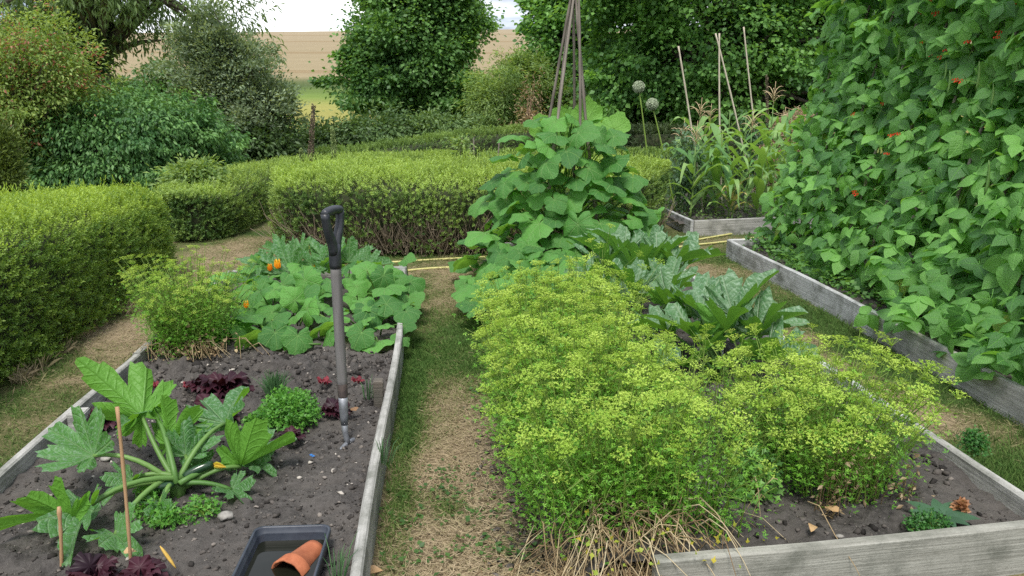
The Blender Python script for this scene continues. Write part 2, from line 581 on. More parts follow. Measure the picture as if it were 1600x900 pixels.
# bare straw-coloured wear on the lawn: x, y, radius x, radius y, strength (+ straw, - green)
WEAR = [(0.10, 3.0, .30, .75, .62), (-0.02, 2.2, .5, .5, .25), (0.10, 4.45, .4, .7, -.45), (-0.17, 2.9, .05, 1.0, -.4), (-0.17, 3.9, .07, .9, -.4), (0.05, 3.3, .3, 1.0, .3), (0.0, 2.65, .10, .16, -.6), (0.18, 2.35, .08, .12, -.45), (-.05, 2.02, .2, .12, -.4),
        (0.1, 5.7, .5, .5, .12), (0.1, 6.5, .6, .4, .2), (-1.95, 6.7, .6, 1.4, .45), (-1.95, 4.6, .3, .9, .3), (-1.95, 3.2, .35, .6, .15),
        (2.25, 6.1, .35, .9, .45), (2.45, 5.0, .2, .9, -.5), (2.5, 3.9, .25, .8, -.5), (2.15, 4.1, .25, .7, .4), (2.2, 3.3, .22, .4, .55), (2.25, 2.75, .3, .3, -.7), (2.5, 3.0, .2, .5, .3), (2.5, 7.4, .7, .4, .1)]


def dryness(x, y):
    d = 0.37 + 0.9 * (fbm(x * 2.2 + 9, y * 2.2 + 4, 11) - 0.5) + 0.55 * (fbm(x * 7 + 3, y * 7, 17) - .5)
    for a, b, rx, ry, s in WEAR:
        d = d + s * np.exp(-((x - a) / rx) ** 2 - ((y - b) / ry) ** 2)
    return np.clip(d, 0, 1)


def bare(x, y):
    """trodden earth showing through by the parsley bed"""
    d = np.exp(-((x - 0.36) / .17) ** 2 - ((y - 2.5) / .75) ** 2) * 1.15 + 0.5 * np.exp(-((x - 0.22) / .15) ** 2 - ((y - 3.2) / .5) ** 2)
    return np.clip(d * (0.55 + 0.9 * fbm(x * 6, y * 6, 23)), 0, 1)


def build_ground():
    rad = [0.0]
    r0 = 0.6
    while r0 < 3000:
        rad.append(r0); r0 += max(0.045, r0 * 0.0105) if r0 < 16 else r0 * 0.035
    th = np.concatenate([np.linspace(-180, -62, 24)[:-1], np.linspace(-62, 62, 260), np.linspace(62, 180, 24)[1:-1]])
    th = np.radians(th)
    rr, tt = np.meshgrid(np.array(rad[1:]), th, indexing='ij')
    x = rr * np.sin(tt); y = rr * np.cos(tt)
    z = hill(x, y)
    near = np.clip(1 - (rr - 9) / 6, 0, 1)
    z = z + near * 0.02 * (fbm(x * 3, y * 3, 5) - .5)
    V = np.stack([x, y, z], -1).reshape(-1, 3)
    V = np.concatenate([V, [[0, 0, 0]]])
    n, m = rr.shape
    i, j = np.meshgrid(np.arange(n - 1), np.arange(m), indexing='ij')
    a = i * m + j; b = i * m + (j + 1) % m
    F = np.stack([a, a + m, b + m, b], -1).reshape(-1, 4)
    F = F[:, ::-1]
    c = len(V) - 1
    F = np.concatenate([F, np.array([(c, (k + 1) % m, k, k) for k in range(0)], int).reshape(-1, 4)])
    me = new_mesh('ground', V, F, tint=dryness(V[:, 0], V[:, 1]), smooth=True)
    at2 = me.attributes.new('bare', 'FLOAT', 'POINT'); at2.data.foreach_set('value', bare(V[:, 0], V[:, 1]).astype(np.float32))
    m_, t, bs, o = mat_new('ground')
    a = t.nodes.new('ShaderNodeAttribute'); a.attribute_name = 'tint'
    a2 = t.nodes.new('ShaderNodeAttribute'); a2.attribute_name = 'bare'
    v = ncoord(t)
    fine = nnoise(t, v, 60, 5, 0.7)
    mid = nnoise(t, v, 9, 4, 0.6)
    f = nmath(t, 'ADD', a.outputs['Fac'], nmath(t, 'MULTIPLY', nmath(t, 'SUBTRACT', fine, 0.5), 0.9))
    lawn = nramp(t, f, [(0.2, (0.05, 0.085, 0.022)), (0.5, (0.16, 0.145, 0.07)), (0.8, (0.30, 0.235, 0.15))])
    earth = nramp(t, fine, [(0.3, (0.05, 0.042, 0.033)), (0.7, (0.17, 0.14, 0.1))])
    be = nmath(t, 'ADD', a2.outputs['Fac'], nmath(t, 'MULTIPLY', nmath(t, 'SUBTRACT', mid, 0.5), 0.6), clamp=True)
    lawn = nmix(t, be, lawn, earth)
    sp = t.nodes.new('ShaderNodeSeparateXYZ'); t.links.new(v, sp.inputs[0])
    vs_ = ncoord(t, 'Object', (0.25, 1, 1))
    big = nnoise(t, vs_, 0.06, 6, 0.6)
    rough_ = nnoise(t, vs_, 0.7, 5, 0.7)
    yy = nmath(t, 'ADD', sp.outputs[1], nmath(t, 'MULTIPLY', nmath(t, 'SUBTRACT', big, 0.5), 14.0))
    mead = nramp(t, nmath(t, 'DIVIDE', yy, 300.0), [(0.06, (0.13, 0.17, 0.04)), (0.11, (0.27, 0.25, 0.07)), (0.15, (0.30, 0.29, 0.085)), (0.175, (0.15, 0.22, 0.05)), (0.20, (0.075, 0.11, 0.035)), (0.216, (0.11, 0.13, 0.05)),
                                                             (0.226, (0.29, 0.235, 0.14)), (0.45, (0.30, 0.24, 0.15)), (0.8, (0.33, 0.27, 0.185))])
    # tramlines across the wheat
    tl = nmath(t, 'SINE', nmath(t, 'MULTIPLY', nmath(t, 'ADD', sp.outputs[1], nmath(t, 'MULTIPLY', sp.outputs[0], 0.04)), 0.19))
    tl = nmath(t, 'MULTIPLY', nmath(t, 'GREATER_THAN', tl, 0.93), nmath(t, 'GREATER_THAN', sp.outputs[1], 72.0))
    mead = nmix(t, nmath(t, 'MULTIPLY', tl, 0.6), mead, (0.24, 0.17, 0.09))
    mead = nmix(t, nmath(t, 'MULTIPLY', nramp(t, rough_, [(0.35, 0.0), (0.7, 1.0)]), 0.35), mead, nmix(t, 1.0, mead, (0.55, 0.55, 0.5), 'MULTIPLY'))
    far = nmath(t, 'DIVIDE', nmath(t, 'SUBTRACT', sp.outputs[1], 13.0), 5.0, clamp=True)
    t.links.new(nmix(t, far, lawn, mead), bs.inputs['Base Color'])
    bs.inputs['Roughness'].default_value = 0.95; bs.inputs['Specular IOR Level'].default_value = 0.1
    nbump(t, bs, fine, 0.8, 0.02)
    me.materials.append(m_)
    put('ground', me, kind='structure')


build_ground()

# ------------------------------------------------------------------ raised beds
WOOD_A = wood_mat('weathered_board', (0.23, 0.225, 0.21), (0.54, 0.53, 0.50))
WOOD_PALE = wood_mat('pale_weathered_board', (0.34, 0.345, 0.35), (0.62, 0.625, 0.63))
WOOD_KNOT = wood_mat('knotty_board', (0.19, 0.185, 0.16), (0.43, 0.425, 0.38), knots=((0.60, -0.02, 0.02), (0.02, -0.055, 0.006)))
WOOD_DARK = wood_mat('dark_peg', (0.07, 0.06, 0.05), (0.2, 0.17, 0.14))
BZ = 0.17


def board(name, a, b, parent, mat, h=0.19, th=0.035, top=BZ, warp=0.006, label=None):
    """a plank on edge from a to b (outer line), its length along local X"""
    a = np.array([a[0], a[1]], float); b = np.array([b[0], b[1]], float)
    Ln = float(np.linalg.norm(b - a)); ang = math.atan2(b[1] - a[1], b[0] - a[0])
    n = max(4, int(Ln / 0.12))
    bm = bmesh.new()
    prof = [(-th / 2, -h / 2), (th / 2, -h / 2), (th / 2, h / 2 - 0.006), (th / 2 - 0.006, h / 2), (-th / 2 + 0.006, h / 2), (-th / 2, h / 2 - 0.006)]
    rg = np.random.default_rng(int(abs(a[0] * 991 + a[1] * 77 + b[1] * 13) * 10))
    p1, p2 = rg.uniform(0, 6, 2)
    rings = []
    for i in range(n + 1):
        x = -Ln / 2 + Ln * i / n
        oy = warp * math.sin(x * 2.1 + p1); oz = 0.4 * warp * math.sin(x * 3.3 + p2) + rg.normal(0, 0.0006)
        rings.append([bm.verts.new((x, y + oy, z + (oz if z > 0 else 0))) for y, z in prof])
    k = len(prof)
    for i in range(n):
        for j in range(k):
            bm.faces.new((rings[i][j], rings[i + 1][j], rings[i + 1][(j + 1) % k], rings[i][(j + 1) % k]))
    bm.faces.new(rings[0]); bm.faces.new(rings[-1][::-1])
    bmesh.ops.recalc_face_normals(bm, faces=bm.faces)
    me = bpy.data.meshes.new(name); bm.to_mesh(me); bm.free()
    me.materials.append(mat)
    o = put(name, me, parent, label=label)
    c = (a + b) / 2
    o.location = (c[0] - parent.location.x, c[1] - parent.location.y, top - h / 2 - parent.location.z)
    o.rotation_euler = (0, 0, ang)
    return o


def block(name, lo, hi, parent, mat, rot=0.0, bev=0.004):
    bm = bmesh.new()
    bmesh.ops.create_cube(bm, size=1)
    lo = np.array(lo); hi = np.array(hi)
    for v in bm.verts:
        v.co = Vector((np.array(v.co)) * (hi - lo))
    bmesh.ops.bevel(bm, geom=bm.edges[:], offset=bev, segments=2, affect='EDGES')
    me = bpy.data.meshes.new(name); bm.to_mesh(me); bm.free(); me.materials.append(mat)
    o = put(name, me, parent); c = (lo + hi) / 2
    o.location = Vector(c) - parent.location; o.rotation_euler = (0, 0, rot)
    return o


def soil_mat():
    m, t, b, o = mat_new('soil')
    v = ncoord(t)
    n1_ = nnoise(t, v, 30, 6, 0.7); n2_ = nnoise(t, v, 3, 4, 0.6); n3 = nnoise(t, v, 160, 3, 0.6)
    c = nramp(t, n1_, [(0.3, (0.028, 0.026, 0.025)), (0.7, (0.115, 0.106, 0.100))])
    c = nmix(t, nramp(t, n2_, [(0.38, 0.0), (0.66, 0.75)]), c, (0.125, 0.113, 0.102))
    c = nmix(t, nramp(t, n3, [(0.66, 0.0), (0.72, 0.6)]), c, (0.3, 0.27, 0.23))
    t.links.new(c, b.inputs['Base Color']); b.inputs['Roughness'].default_value = 0.95; b.inputs['Specular IOR Level'].default_value = 0.15
    nbump(t, b, nmath(t, 'ADD', n1_, nmath(t, 'MULTIPLY', n3, 0.3)), 0.9, 0.02)
    return m


SOIL = soil_mat()


def soil_z(x, y, lumps=1.0):
    z = 0.105 + 0.03 * (fbm(x * 3, y * 3, 31) - .5) + lumps * (0.05 * (fbm(x * 11, y * 11, 37, 3) - .5) + 0.034 * (fbm(x * 34, y * 34, 41, 3) - .5))
    return z


def in_front_rough(y, a=3.3, b=4.4):
    return np.exp(-((y - 3.85) / .35) ** 2)


def soil(x0, x1, y0, y1, st=0.014, slope_left=0.0):
    nx, ny = int((x1 - x0) / st) + 1, int((y1 - y0) / st) + 1
    x, y = np.meshgrid(np.linspace(x0, x1, nx), np.linspace(y0, y1, ny), indexing='ij')
    z = soil_z(x, y, 0.85 + 1.5 * in_front_rough(y))
    if slope_left:
        k = np.clip((x - x0) / slope_left, 0, 1)
        z = z * k - 0.01 * (1 - k)
    V = np.stack([x, y, z], -1).reshape(-1, 3)
    i, j = np.meshgrid(np.arange(nx - 1), np.arange(ny - 1), indexing='ij')
    a = (i * ny + j).ravel()
    F = np.stack([a, a + ny, a + ny + 1, a + 1], -1)
    put('soil', new_mesh('soil', V, F, mats=[SOIL], smooth=True), kind='structure')


def icos(sub=1):
    bm = bmesh.new(); bmesh.ops.create_icosphere(bm, subdivisions=sub, radius=1)
    V = np.array([v.co[:] for v in bm.verts]); F = np.array([[v.index for v in f.verts] for f in bm.faces]); bm.free()
    return V, F, V[:, :2].copy()


def lumps(name, P, size, mat, tint, flat=0.7, seed=1):
    """loose crumbs or stones, each an uneven little rock"""
    rg = np.random.default_rng(seed)
    b = Buf()
    iV, iF, iU = icos(1)
    for k in range(6):
        s = np.arange(len(P)) % 6 == k
        if not s.any():
            continue
        vv = iV * (1 + 0.5 * rg.normal(0, 1, (len(iV), 1)).clip(-1.1, 1.2)) * np.array([1, rg.uniform(.65, 1), flat])
        a = rg.uniform(0, 6.28, s.sum())
        M = np.zeros((s.sum(), 3, 3)); M[:, 0, 0] = np.cos(a); M[:, 0, 1] = -np.sin(a); M[:, 1, 0] = np.sin(a); M[:, 1, 1] = np.cos(a); M[:, 2, 2] = 1
        b.scatter((vv, iF, iU), M, P[s], size[s], tint[s])
    return put(name, b.mesh(name, mat), kind='stuff')


bed1 = thing('raised_bed', 'long grey timber raised bed on the left holding the fork and water tray', 'raised bed', (-0.93, 1.6, 0))
board('board', (-0.262, 1.45), (-0.262, 4.30), bed1, WOOD_A, warp=0.008)
board('board', (-0.262, 4.305), (-0.30, 6.0), bed1, WOOD_A, warp=0.006)
board('board', (-1.60, 1.45), (-1.60, 4.05), bed1, WOOD_A)
board('board', (-1.60, 4.055), (-1.62, 6.0), bed1, WOOD_A)
board('board', (-1.60, 6.02), (-0.28, 6.02), bed1, WOOD_A)
block('peg', (-1.575, 3.20, 0.02), (-1.505, 3.27, 0.195), bed1, WOOD_A, 0.05)
block('peg', (-0.33, 3.40, 0.02), (-0.285, 3.46, 0.215), bed1, WOOD_DARK, 0.03)
block('peg', (-0.335, 5.93, 0.02), (-0.29, 5.98, 0.22), bed1, WOOD_PALE, 0.0)
soil(-1.585, -0.282, 1.4, 6.0)

bed2 = thing('raised_bed', 'knotted grey timber bed crammed with flowering parsley and courgettes', 'raised bed', (1.1, 2.0, 0))
board('board', (0.60, 2.005), (1.935, 2.10), bed2, WOOD_KNOT, h=0.2, th=0.04, label='front board with a large knot near its right end')
board('board', (1.955, 2.06), (1.93, 2.78), bed2, WOOD_A, h=0.19)
board('board', (1.928, 2.785), (1.84, 4.6), bed2, WOOD_PALE, h=0.19)
board('board', (1.84, 4.605), (1.84, 6.9), bed2, WOOD_PALE, h=0.19)
board('board', (0.45, 6.92), (1.86, 6.92), bed2, WOOD_A, h=0.19)
soil(0.30, 1.925, 2.09, 6.9, slope_left=0.2)

bed3 = thing('raised_bed', 'pale grey timber bed under the climbing runner beans', 'raised bed', (2.7, 3, 0))
board('board', (2.66, 2.2), (2.66, 4.45), bed3, WOOD_A, warp=0.012, h=0.2)
board('board', (2.665, 4.455), (2.62, 6.92), bed3, WOOD_PALE, h=0.2)
board('board', (2.62, 6.94), (4.4, 6.94), bed3, WOOD_PALE, h=0.2)
soil(2.68, 4.4, 2.2, 6.92, st=0.035)

bed4 = thing('raised_bed', 'low grey timber bed far back planted with sweetcorn and tomatoes', 'raised bed', (3, 8, 0))
board('board', (2.62, 8.03), (2.50, 10.9), bed4, WOOD_PALE, h=0.19)
board('board', (2.64, 8.02), (5.6, 8.32), bed4, WOOD_A, h=0.19)
soil(2.54, 5.6, 8.2, 10.9, st=0.04)

# crumbs of earth and stones on the soil
n = 9000
x = U(-1.57, -0.29, n); y = 1.5 + 3.3 * rng.random(n) ** 0.8
sz = 0.0025 + 0.008 * rng.random(n) ** 4 + (0.016 * rng.random(n) ** 5) * in_front_rough(y)
x2 = U(0.35, 1.88, 2600); y2 = U(2.15, 4.4, 2600)
x = np.concatenate([x, x2]); y = np.concatenate([y, y2]); sz = np.concatenate([sz, 0.004 + 0.012 * rng.random(2600) ** 3])
x3 = rng.normal(0.33, .1, 700); y3 = U(2.0, 3.6, 700)
P = np.stack([x, y, soil_z(x, y, 0.75 + 0.9 * in_front_rough(y)) + sz * 0.2], 1)
P = np.concatenate([P, np.stack([x3, y3, np.full(700, 0.008)], 1)]); sz = np.concatenate([sz, 0.004 + 0.012 * rng.random(700) ** 2])
CRUMB = tint_mat('soil_crumb', [(0.0, (0.022, 0.020, 0.019)), (1.0, (0.13, 0.116, 0.105))], 0.95, spec=0.1)
lumps('soil_crumbs', P, sz, CRUMB, rng.random(len(P)), seed=3)
n = 1500
x = np.concatenate([U(-1.56, -0.30, n), U(0.5, 1.88, 200)]); y = np.concatenate([1.5 + 3.0 * rng.random(n) ** 1.1, U(2.15, 4.3, 200)])
sz = 0.0018 + 0.0115 * rng.random(len(x)) ** 5
P = np.stack([x, y, soil_z(x, y, 0.75 + 0.9 * in_front_rough(y)) + sz * 0.35], 1)
STONE = tint_mat('pebble', [(0.0, (0.12, 0.105, 0.09)), (0.55, (0.24, 0.21, 0.185)), (1.0, (0.46, 0.42, 0.37))], 0.8)
lumps('pebbles', P, sz, STONE, rng.random(len(P)), 0.55, seed=5)

# ------------------------------------------------------------------ lawn grass and straw
def blades(name, x, y, z, ln, wd, dirn, up, tint, mat, kind='stuff'):
    n = len(x)
    a = dirn
    d = np.stack([np.cos(a) * (1 - up), np.sin(a) * (1 - up), up], 1); d = nrm(d)
    side = nrm(np.cross(d, np.stack([U(-1, 1, n), U(-1, 1, n), U(0.2, 1, n)], 1)))
    base = np.stack([x, y, z], 1)
    V = np.stack([base - side * wd[:, None] / 2, base + side * wd[:, None] / 2, base + d * ln[:, None] * 0.6 + side * wd[:, None] * .4, base + d * ln[:, None] + np.array([0, 0, -1]) * (ln * 0.18 * (up > .3))[:, None]], 1)
    F = (np.array([[0, 1, 2], [0, 2, 3]])[None] + (np.arange(n) * 4)[:, None, None]).reshape(-1, 3)
    return put(name, new_mesh(name, V.reshape(-1, 3), F, tint=np.repeat(tint, 4), mats=[mat]), kind=kind)


GRASS = tint_mat('grass', [(0.0, (0.07, 0.15, 0.03)), (0.38, (0.14, 0.22, 0.055)), (0.58, (0.25, 0.23, 0.11)), (1.0, (0.43, 0.345, 0.225))], 0.75, trans=0.25)


def lawn(n, x0, x1, y0, y1, dens_pow=1.0):
    x = U(x0, x1, n); y = y0 + (y1 - y0) * rng.random(n) ** dens_pow
    dr = dryness(x, y); br = bare(x, y)
    keep = rng.random(n) > br * 0.85
    x, y, dr = x[keep], y[keep], dr[keep]
    t = np.clip(dr + rng.normal(0, .17, len(x)), 0, 1)
    green = t < 0.5
    up = np.where(green, U(0.35, 0.85, len(x)), U(0.02, 0.3, len(x)))
    ln = np.where(green, U(0.018, 0.045, len(x)), U(0.012, 0.05, len(x)))
    return x, y, ln, up, t


parts_ = [lawn(42000, -0.24, 0.5, 1.7, 4.6), lawn(20000, -0.28, 0.55, 4.4, 7.3), lawn(22000, -2.3, -1.62, 2.5, 8.3), lawn(26000, 1.86, 2.64, 2.3, 7.2), lawn(16000, -0.6, 4.2, 6.9, 8.3), lawn(5000, -3, -1.5, 6, 9.5)]
x, y, ln, up, t = [np.concatenate([p[k] for p in parts_]) for k in range(5)]
blades('lawn_grass', x, y, np.full(len(x), 0.004) + 0.008 * (up < .3), ln, U(0.0018, 0.004, len(x)), U(0, 6.28, len(x)), up, t, GRASS)
# longer tufts along the foot of the boards
n = 4200
bx = np.concatenate([np.full(1000, -0.225) + np.abs(rng.normal(0, .02, 1000)), 2.63 - np.abs(rng.normal(0, .07, 1800)), 2.3 + rng.normal(0, .16, 1400)])
by = np.concatenate([U(1.7, 5.9, 1000), U(3.4, 6.9, 1800), 2.65 + rng.normal(0, .2, 1400)])
k = fbm(bx * 2, by * 2.3, 51) > 0.45
bx, by = bx[k], by[k]
blades('grass_tufts', bx, by, np.zeros(len(bx)), U(0.03, 0.075, len(bx)), U(0.002, 0.004, len(bx)), U(0, 6.28, len(bx)), U(0.6, 0.95, len(bx)), np.clip(rng.normal(.16, .14, len(bx)), 0, 1), GRASS)
# long dry grass left unmown at the foot of the left hedge
n = 2600
bx = np.interp(U(3.0, 6.6, n), [3, 5, 6.6], [-2.28, -2.22, -2.16]); by = U(3.0, 6.6, n); bx = np.interp(by, [3, 5, 6.6], [-2.30, -2.24, -2.18]) + np.abs(rng.normal(0, .07, n))
k = fbm(bx * 2 + 5, by * 1.8, 57) > 0.42
bx, by = bx[k], by[k]; n = len(bx)
blades('dry_grass_tufts', bx, by, np.zeros(n), U(0.05, 0.15, n), U(0.002, 0.0045, n), U(0, 6.28, n), U(0.35, 0.9, n), np.clip(rng.normal(.8, .16, n), 0, 1), GRASS)
# small clover and dock leaves in the path
cx_ = [(0.05, 2.65), (0.12, 2.35), (0.0, 2.75), (0.2, 2.3), (-0.03, 2.9), (0.08, 2.05), (0.16, 2.55), (-0.12, 2.3), (0.2, 3.55), (0.22, 3.75), (-.05, 2.02), (-.15, 2.55)]
b = Buf()
for px_, py_ in cx_:
    m_ = 55
    q = rng.normal(0, 1, (m_, 2)) * [.07, .05] + [px_, py_]
    a = U(0, 6.28, m_)
    b.scatter(LF_ROUND, frames(np.stack([np.cos(a), np.sin(a), U(.1, .6, m_)], 1), np.stack([U(-.4, .4, m_), U(-.4, .4, m_), np.ones(m_)], 1)), np.stack([q[:, 0], q[:, 1], U(0.005, .025, m_)], 1), U(.012, .026, m_), rng.random(m_))
put('path_weeds', b.mesh('path_weeds', leaf_mat('path_weed', (0.035, 0.095, 0.02), (0.08, 0.17, 0.035))), kind='stuff')

# ------------------------------------------------------------------ clipped hedges
def offset_path(P):
    P = np.asarray(P, float)
    d = nrm(np.gradient(P, axis=0))
    return P, np.stack([-d[:, 1], d[:, 0]], 1)


def resample(P, n, smooth=True):
    P = np.asarray(P, float)
    s = np.concatenate([[0], np.cumsum(np.linalg.norm(np.diff(P, axis=0), axis=1))])
    if smooth and len(P) > 2:
        t = np.linspace(0, s[-1], n)
        Q = np.stack([np.interp(t, s, P[:, k]) for k in range(P.shape[1])], 1)
        for _ in range(n // 6):
            Q[1:-1] = (Q[:-2] + 2 * Q[1:-1] + Q[2:]) / 4
        return Q, s[-1]
    t = np.linspace(0, s[-1], n)
    return np.stack([np.interp(t, s, P[:, k]) for k in range(P.shape[1])], 1), s[-1]


TWIG = plain_mat('hedge_twig', (0.13, 0.10, 0.07), (0.36, 0.29, 0.21), 0.85, 30)
HEDGE_IN = plain_mat('hedge_shade_fill', (0.02, 0.03, 0.012), (0.05, 0.055, 0.025), 0.95, 14, bump=0.6, bdist=0.03)


def hedge(name, label, path, width, height, n, size, mat, rough=0.05, bare_foot=0.0, twigs=0, shoots=0, seed=0, lit_top_tint=0.25, group=None, rise=None, faces=(True, True)):
    """path: (x, y) centre line; a soft-cornered clipped hedge with its shoots pointing outwards"""
    rg = np.random.default_rng(seed)
    Q, Ln = resample(path, 40)
    Pn, Nn = offset_path(Q)
    hh = np.interp(np.linspace(0, 1, 40), np.linspace(0, 1, len(height)), height) if hasattr(height, '__len__') else np.full(40, height)
    ww = np.interp(np.linspace(0, 1, 40), np.linspace(0, 1, len(width)), width) if hasattr(width, '__len__') else np.full(40, width)
    root = thing(name, label, 'hedge', (Q[0, 0], Q[0, 1], 0), group)
    off = np.array([Q[0, 0], Q[0, 1], 0])

    def surf(u, a):
        """u along 0..1, a in 0..1 from one foot over the top to the other; returns point and normal"""
        f = u * 39; i = np.clip(f.astype(int), 0, 38); k = (f - i)[:, None]
        c = Q[i] * (1 - k) + Q[i + 1] * k; nn = Nn[i] * (1 - k) + Nn[i + 1] * k
        h = hh[i] * (1 - k[:, 0]) + hh[i + 1] * k[:, 0]; w_ = ww[i] * (1 - k[:, 0]) + ww[i + 1] * k[:, 0]
        endr = np.minimum(np.minimum(u, 1 - u) * Ln / (0.5 * w_), 1)
        w_ = w_ * (1 - (1 - endr) ** 3.2)
        h2 = h * (1 - 0.05 * (1 - endr) ** 4)
        th = (a - 0.5) * 2 * 1.72
        e = 0.42
        sx = np.sign(np.sin(th)) * np.abs(np.sin(th)) ** e; cz = np.sign(np.cos(th)) * np.abs(np.cos(th)) ** e
        lat = sx * w_ / 2
        z = h2 * (0.5 + 0.5 * np.where(cz < 0, cz * 1.0, cz)) ** 1.0
        z = np.where(np.abs(th) > math.pi / 2, h2 * 0.5 * (1 - (np.abs(th) - math.pi / 2) / 0.16), h2 * (0.5 + 0.5 * cz))
        nx = np.sign(sx) * np.abs(np.sin(th)) ** (2 - e) / (w_ / 2 + .05); nz = np.where(cz > 0, np.abs(cz) ** ((2 - e) / e) / (h2 / 2), 0)
        p = np.concatenate([c + nn * lat[:, None], z[:, None]], 1)
        nv = nrm(np.concatenate([nn * nx[:, None], nz[:, None]], 1))
        t_ = nrm(np.stack([nn[:, 1], -nn[:, 0], 0 * h], 1))
        ed = np.where(u < 0.5, -1, 1) * np.clip(1 - endr, 0, 1) ** 1.5
        nv = nrm(nv + t_ * ed[:, None] * 1.2)
        return p, nv

    # sample so that area is even: perimeter length varies slowly, a is mapped by arc length
    aa = np.linspace(0, 1, 200); pp, _ = surf(np.full(200, .5), aa)
    s = np.concatenate([[0], np.cumsum(np.linalg.norm(np.diff(pp, axis=0), axis=1))])
    m_end = int(n * 0.12)
    u = np.concatenate([rg.random(n), rg.random(m_end) ** 2 * 0.5 * np.mean(ww) / Ln, 1 - rg.random(m_end) ** 2 * 0.5 * np.mean(ww) / Ln])
    a = np.interp(rg.random(len(u)) * s[-1], s, aa)
    p, nv = surf(u, a)
    bump = fbm(p[:, 0] * 4 + p[:, 2] * 3, p[:, 1] * 4 + p[:, 2] * 5, 61 + seed) - 0.5
    p = p + nv * (rough * 2 * bump + rg.normal(0, rough * 0.35, len(p)))[:, None]
    zrel = p[:, 2] / np.max(hh)
    keep = p[:, 2] > 0.01
    if bare_foot:
        thin = np.clip((bare_foot - zrel) / 0.12, 0, 1) * (fbm(p[:, 0] * 3.5, p[:, 2] * 7 + p[:, 1] * 3, 71) < 0.60)
        keep &= rg.random(len(p)) > thin * 0.82
    p, nv, zrel, u = p[keep], nv[keep], zrel[keep], u[keep]
    d = nrm(nv * 0.8 + np.array([0, 0, 0.55]) + rg.normal(0, 0.42, p.shape))
    nn = rg.normal(0, 1, p.shape) + nv * 0.8
    tint = np.clip(0.25 + lit_top_tint * (nv[:, 2] > 0.45) + 0.9 * (fbm(p[:, 0] * 2.5, p[:, 1] * 2.5 + p[:, 2] * 2.5, 81 + seed) - .5) + rg.normal(0, .2, len(p)), 0, 1)  # upward-facing shoots tinted lighter, light from above put into the colour
    b = Buf()
    for k in range(3):
        q = np.arange(len(p)) % 3 == k
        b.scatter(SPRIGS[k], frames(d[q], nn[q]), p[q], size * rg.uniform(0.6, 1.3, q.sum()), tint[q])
    # long soft shoots standing out of the clipped top
    if shoots:
        u2 = rg.random(shoots); a2 = np.clip(rg.normal(0.5, 0.13, shoots), 0.2, 0.8)
        p2, n2_ = surf(u2, a2)
        d2 = nrm(np.array([0, 0, 1.0]) + rg.normal(0, .28, p2.shape))
        b.scatter(SPRIGS[0], frames(d2, rg.normal(0, 1, p2.shape)), p2, np.stack([size * 0.9 + 0 * u2, size * rg.uniform(1.4, 3.0, shoots), size * 0.9 + 0 * u2], 1), rg.uniform(.55, 1, shoots))
    put('foliage', b.mesh('foliage', mat, off), root, kind='stuff')
    # added dark fill shell, standing in for the shaded twiggy inside
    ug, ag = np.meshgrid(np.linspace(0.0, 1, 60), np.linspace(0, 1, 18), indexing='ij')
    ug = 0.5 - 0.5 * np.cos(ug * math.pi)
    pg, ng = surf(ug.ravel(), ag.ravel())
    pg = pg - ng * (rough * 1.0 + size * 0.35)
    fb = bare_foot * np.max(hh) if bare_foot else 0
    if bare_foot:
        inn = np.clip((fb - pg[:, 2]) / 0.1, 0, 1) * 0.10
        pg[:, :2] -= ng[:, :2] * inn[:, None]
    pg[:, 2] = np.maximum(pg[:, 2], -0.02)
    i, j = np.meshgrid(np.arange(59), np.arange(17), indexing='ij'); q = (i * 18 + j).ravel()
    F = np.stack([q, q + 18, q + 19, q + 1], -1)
    put('shade_core', new_mesh('shade_core', pg - off, F, mats=[HEDGE_IN], smooth=True), root)
    if twigs:
        u3 = rg.random(twigs); side = np.where(rg.random(twigs) < .5, 0.1, .9)
        p0, n0 = surf(u3, side); p0[:, 2] = rg.uniform(0, 0.1, twigs)
        p0 = p0 - n0 * rg.uniform(0.03, .16, twigs)[:, None] * [1, 1, 0]
        p1 = p0 + np.stack([rg.normal(0, .09, twigs), rg.normal(0, .09, twigs), rg.uniform(.15, .42, twigs)], 1) + n0 * [1, 1, 0] * rg.uniform(.0, .1, twigs)[:, None]
        pm = (p0 + p1) / 2 + rg.normal(0, .035, p0.shape)
        V, F = tubes(np.stack([p0, pm, p1], 1), np.array([.0055, .004, .002]), 3)
        bb = Buf().add(V, F)
        put('bare_stems', bb.mesh('bare_stems', TWIG, off), root, kind='stuff')
    return root


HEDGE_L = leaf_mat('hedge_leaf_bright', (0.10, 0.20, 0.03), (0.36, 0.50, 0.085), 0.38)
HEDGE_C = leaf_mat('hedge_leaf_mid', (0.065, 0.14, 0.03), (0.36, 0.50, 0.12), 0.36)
HEDGE_F = leaf_mat('hedge_leaf_far', (0.06, 0.13, 0.03), (0.22, 0.34, 0.08), 0.3)
HEDGE_D = leaf_mat('hedge_leaf_dark', (0.025, 0.05, 0.016), (0.07, 0.11, 0.03), 0.2)

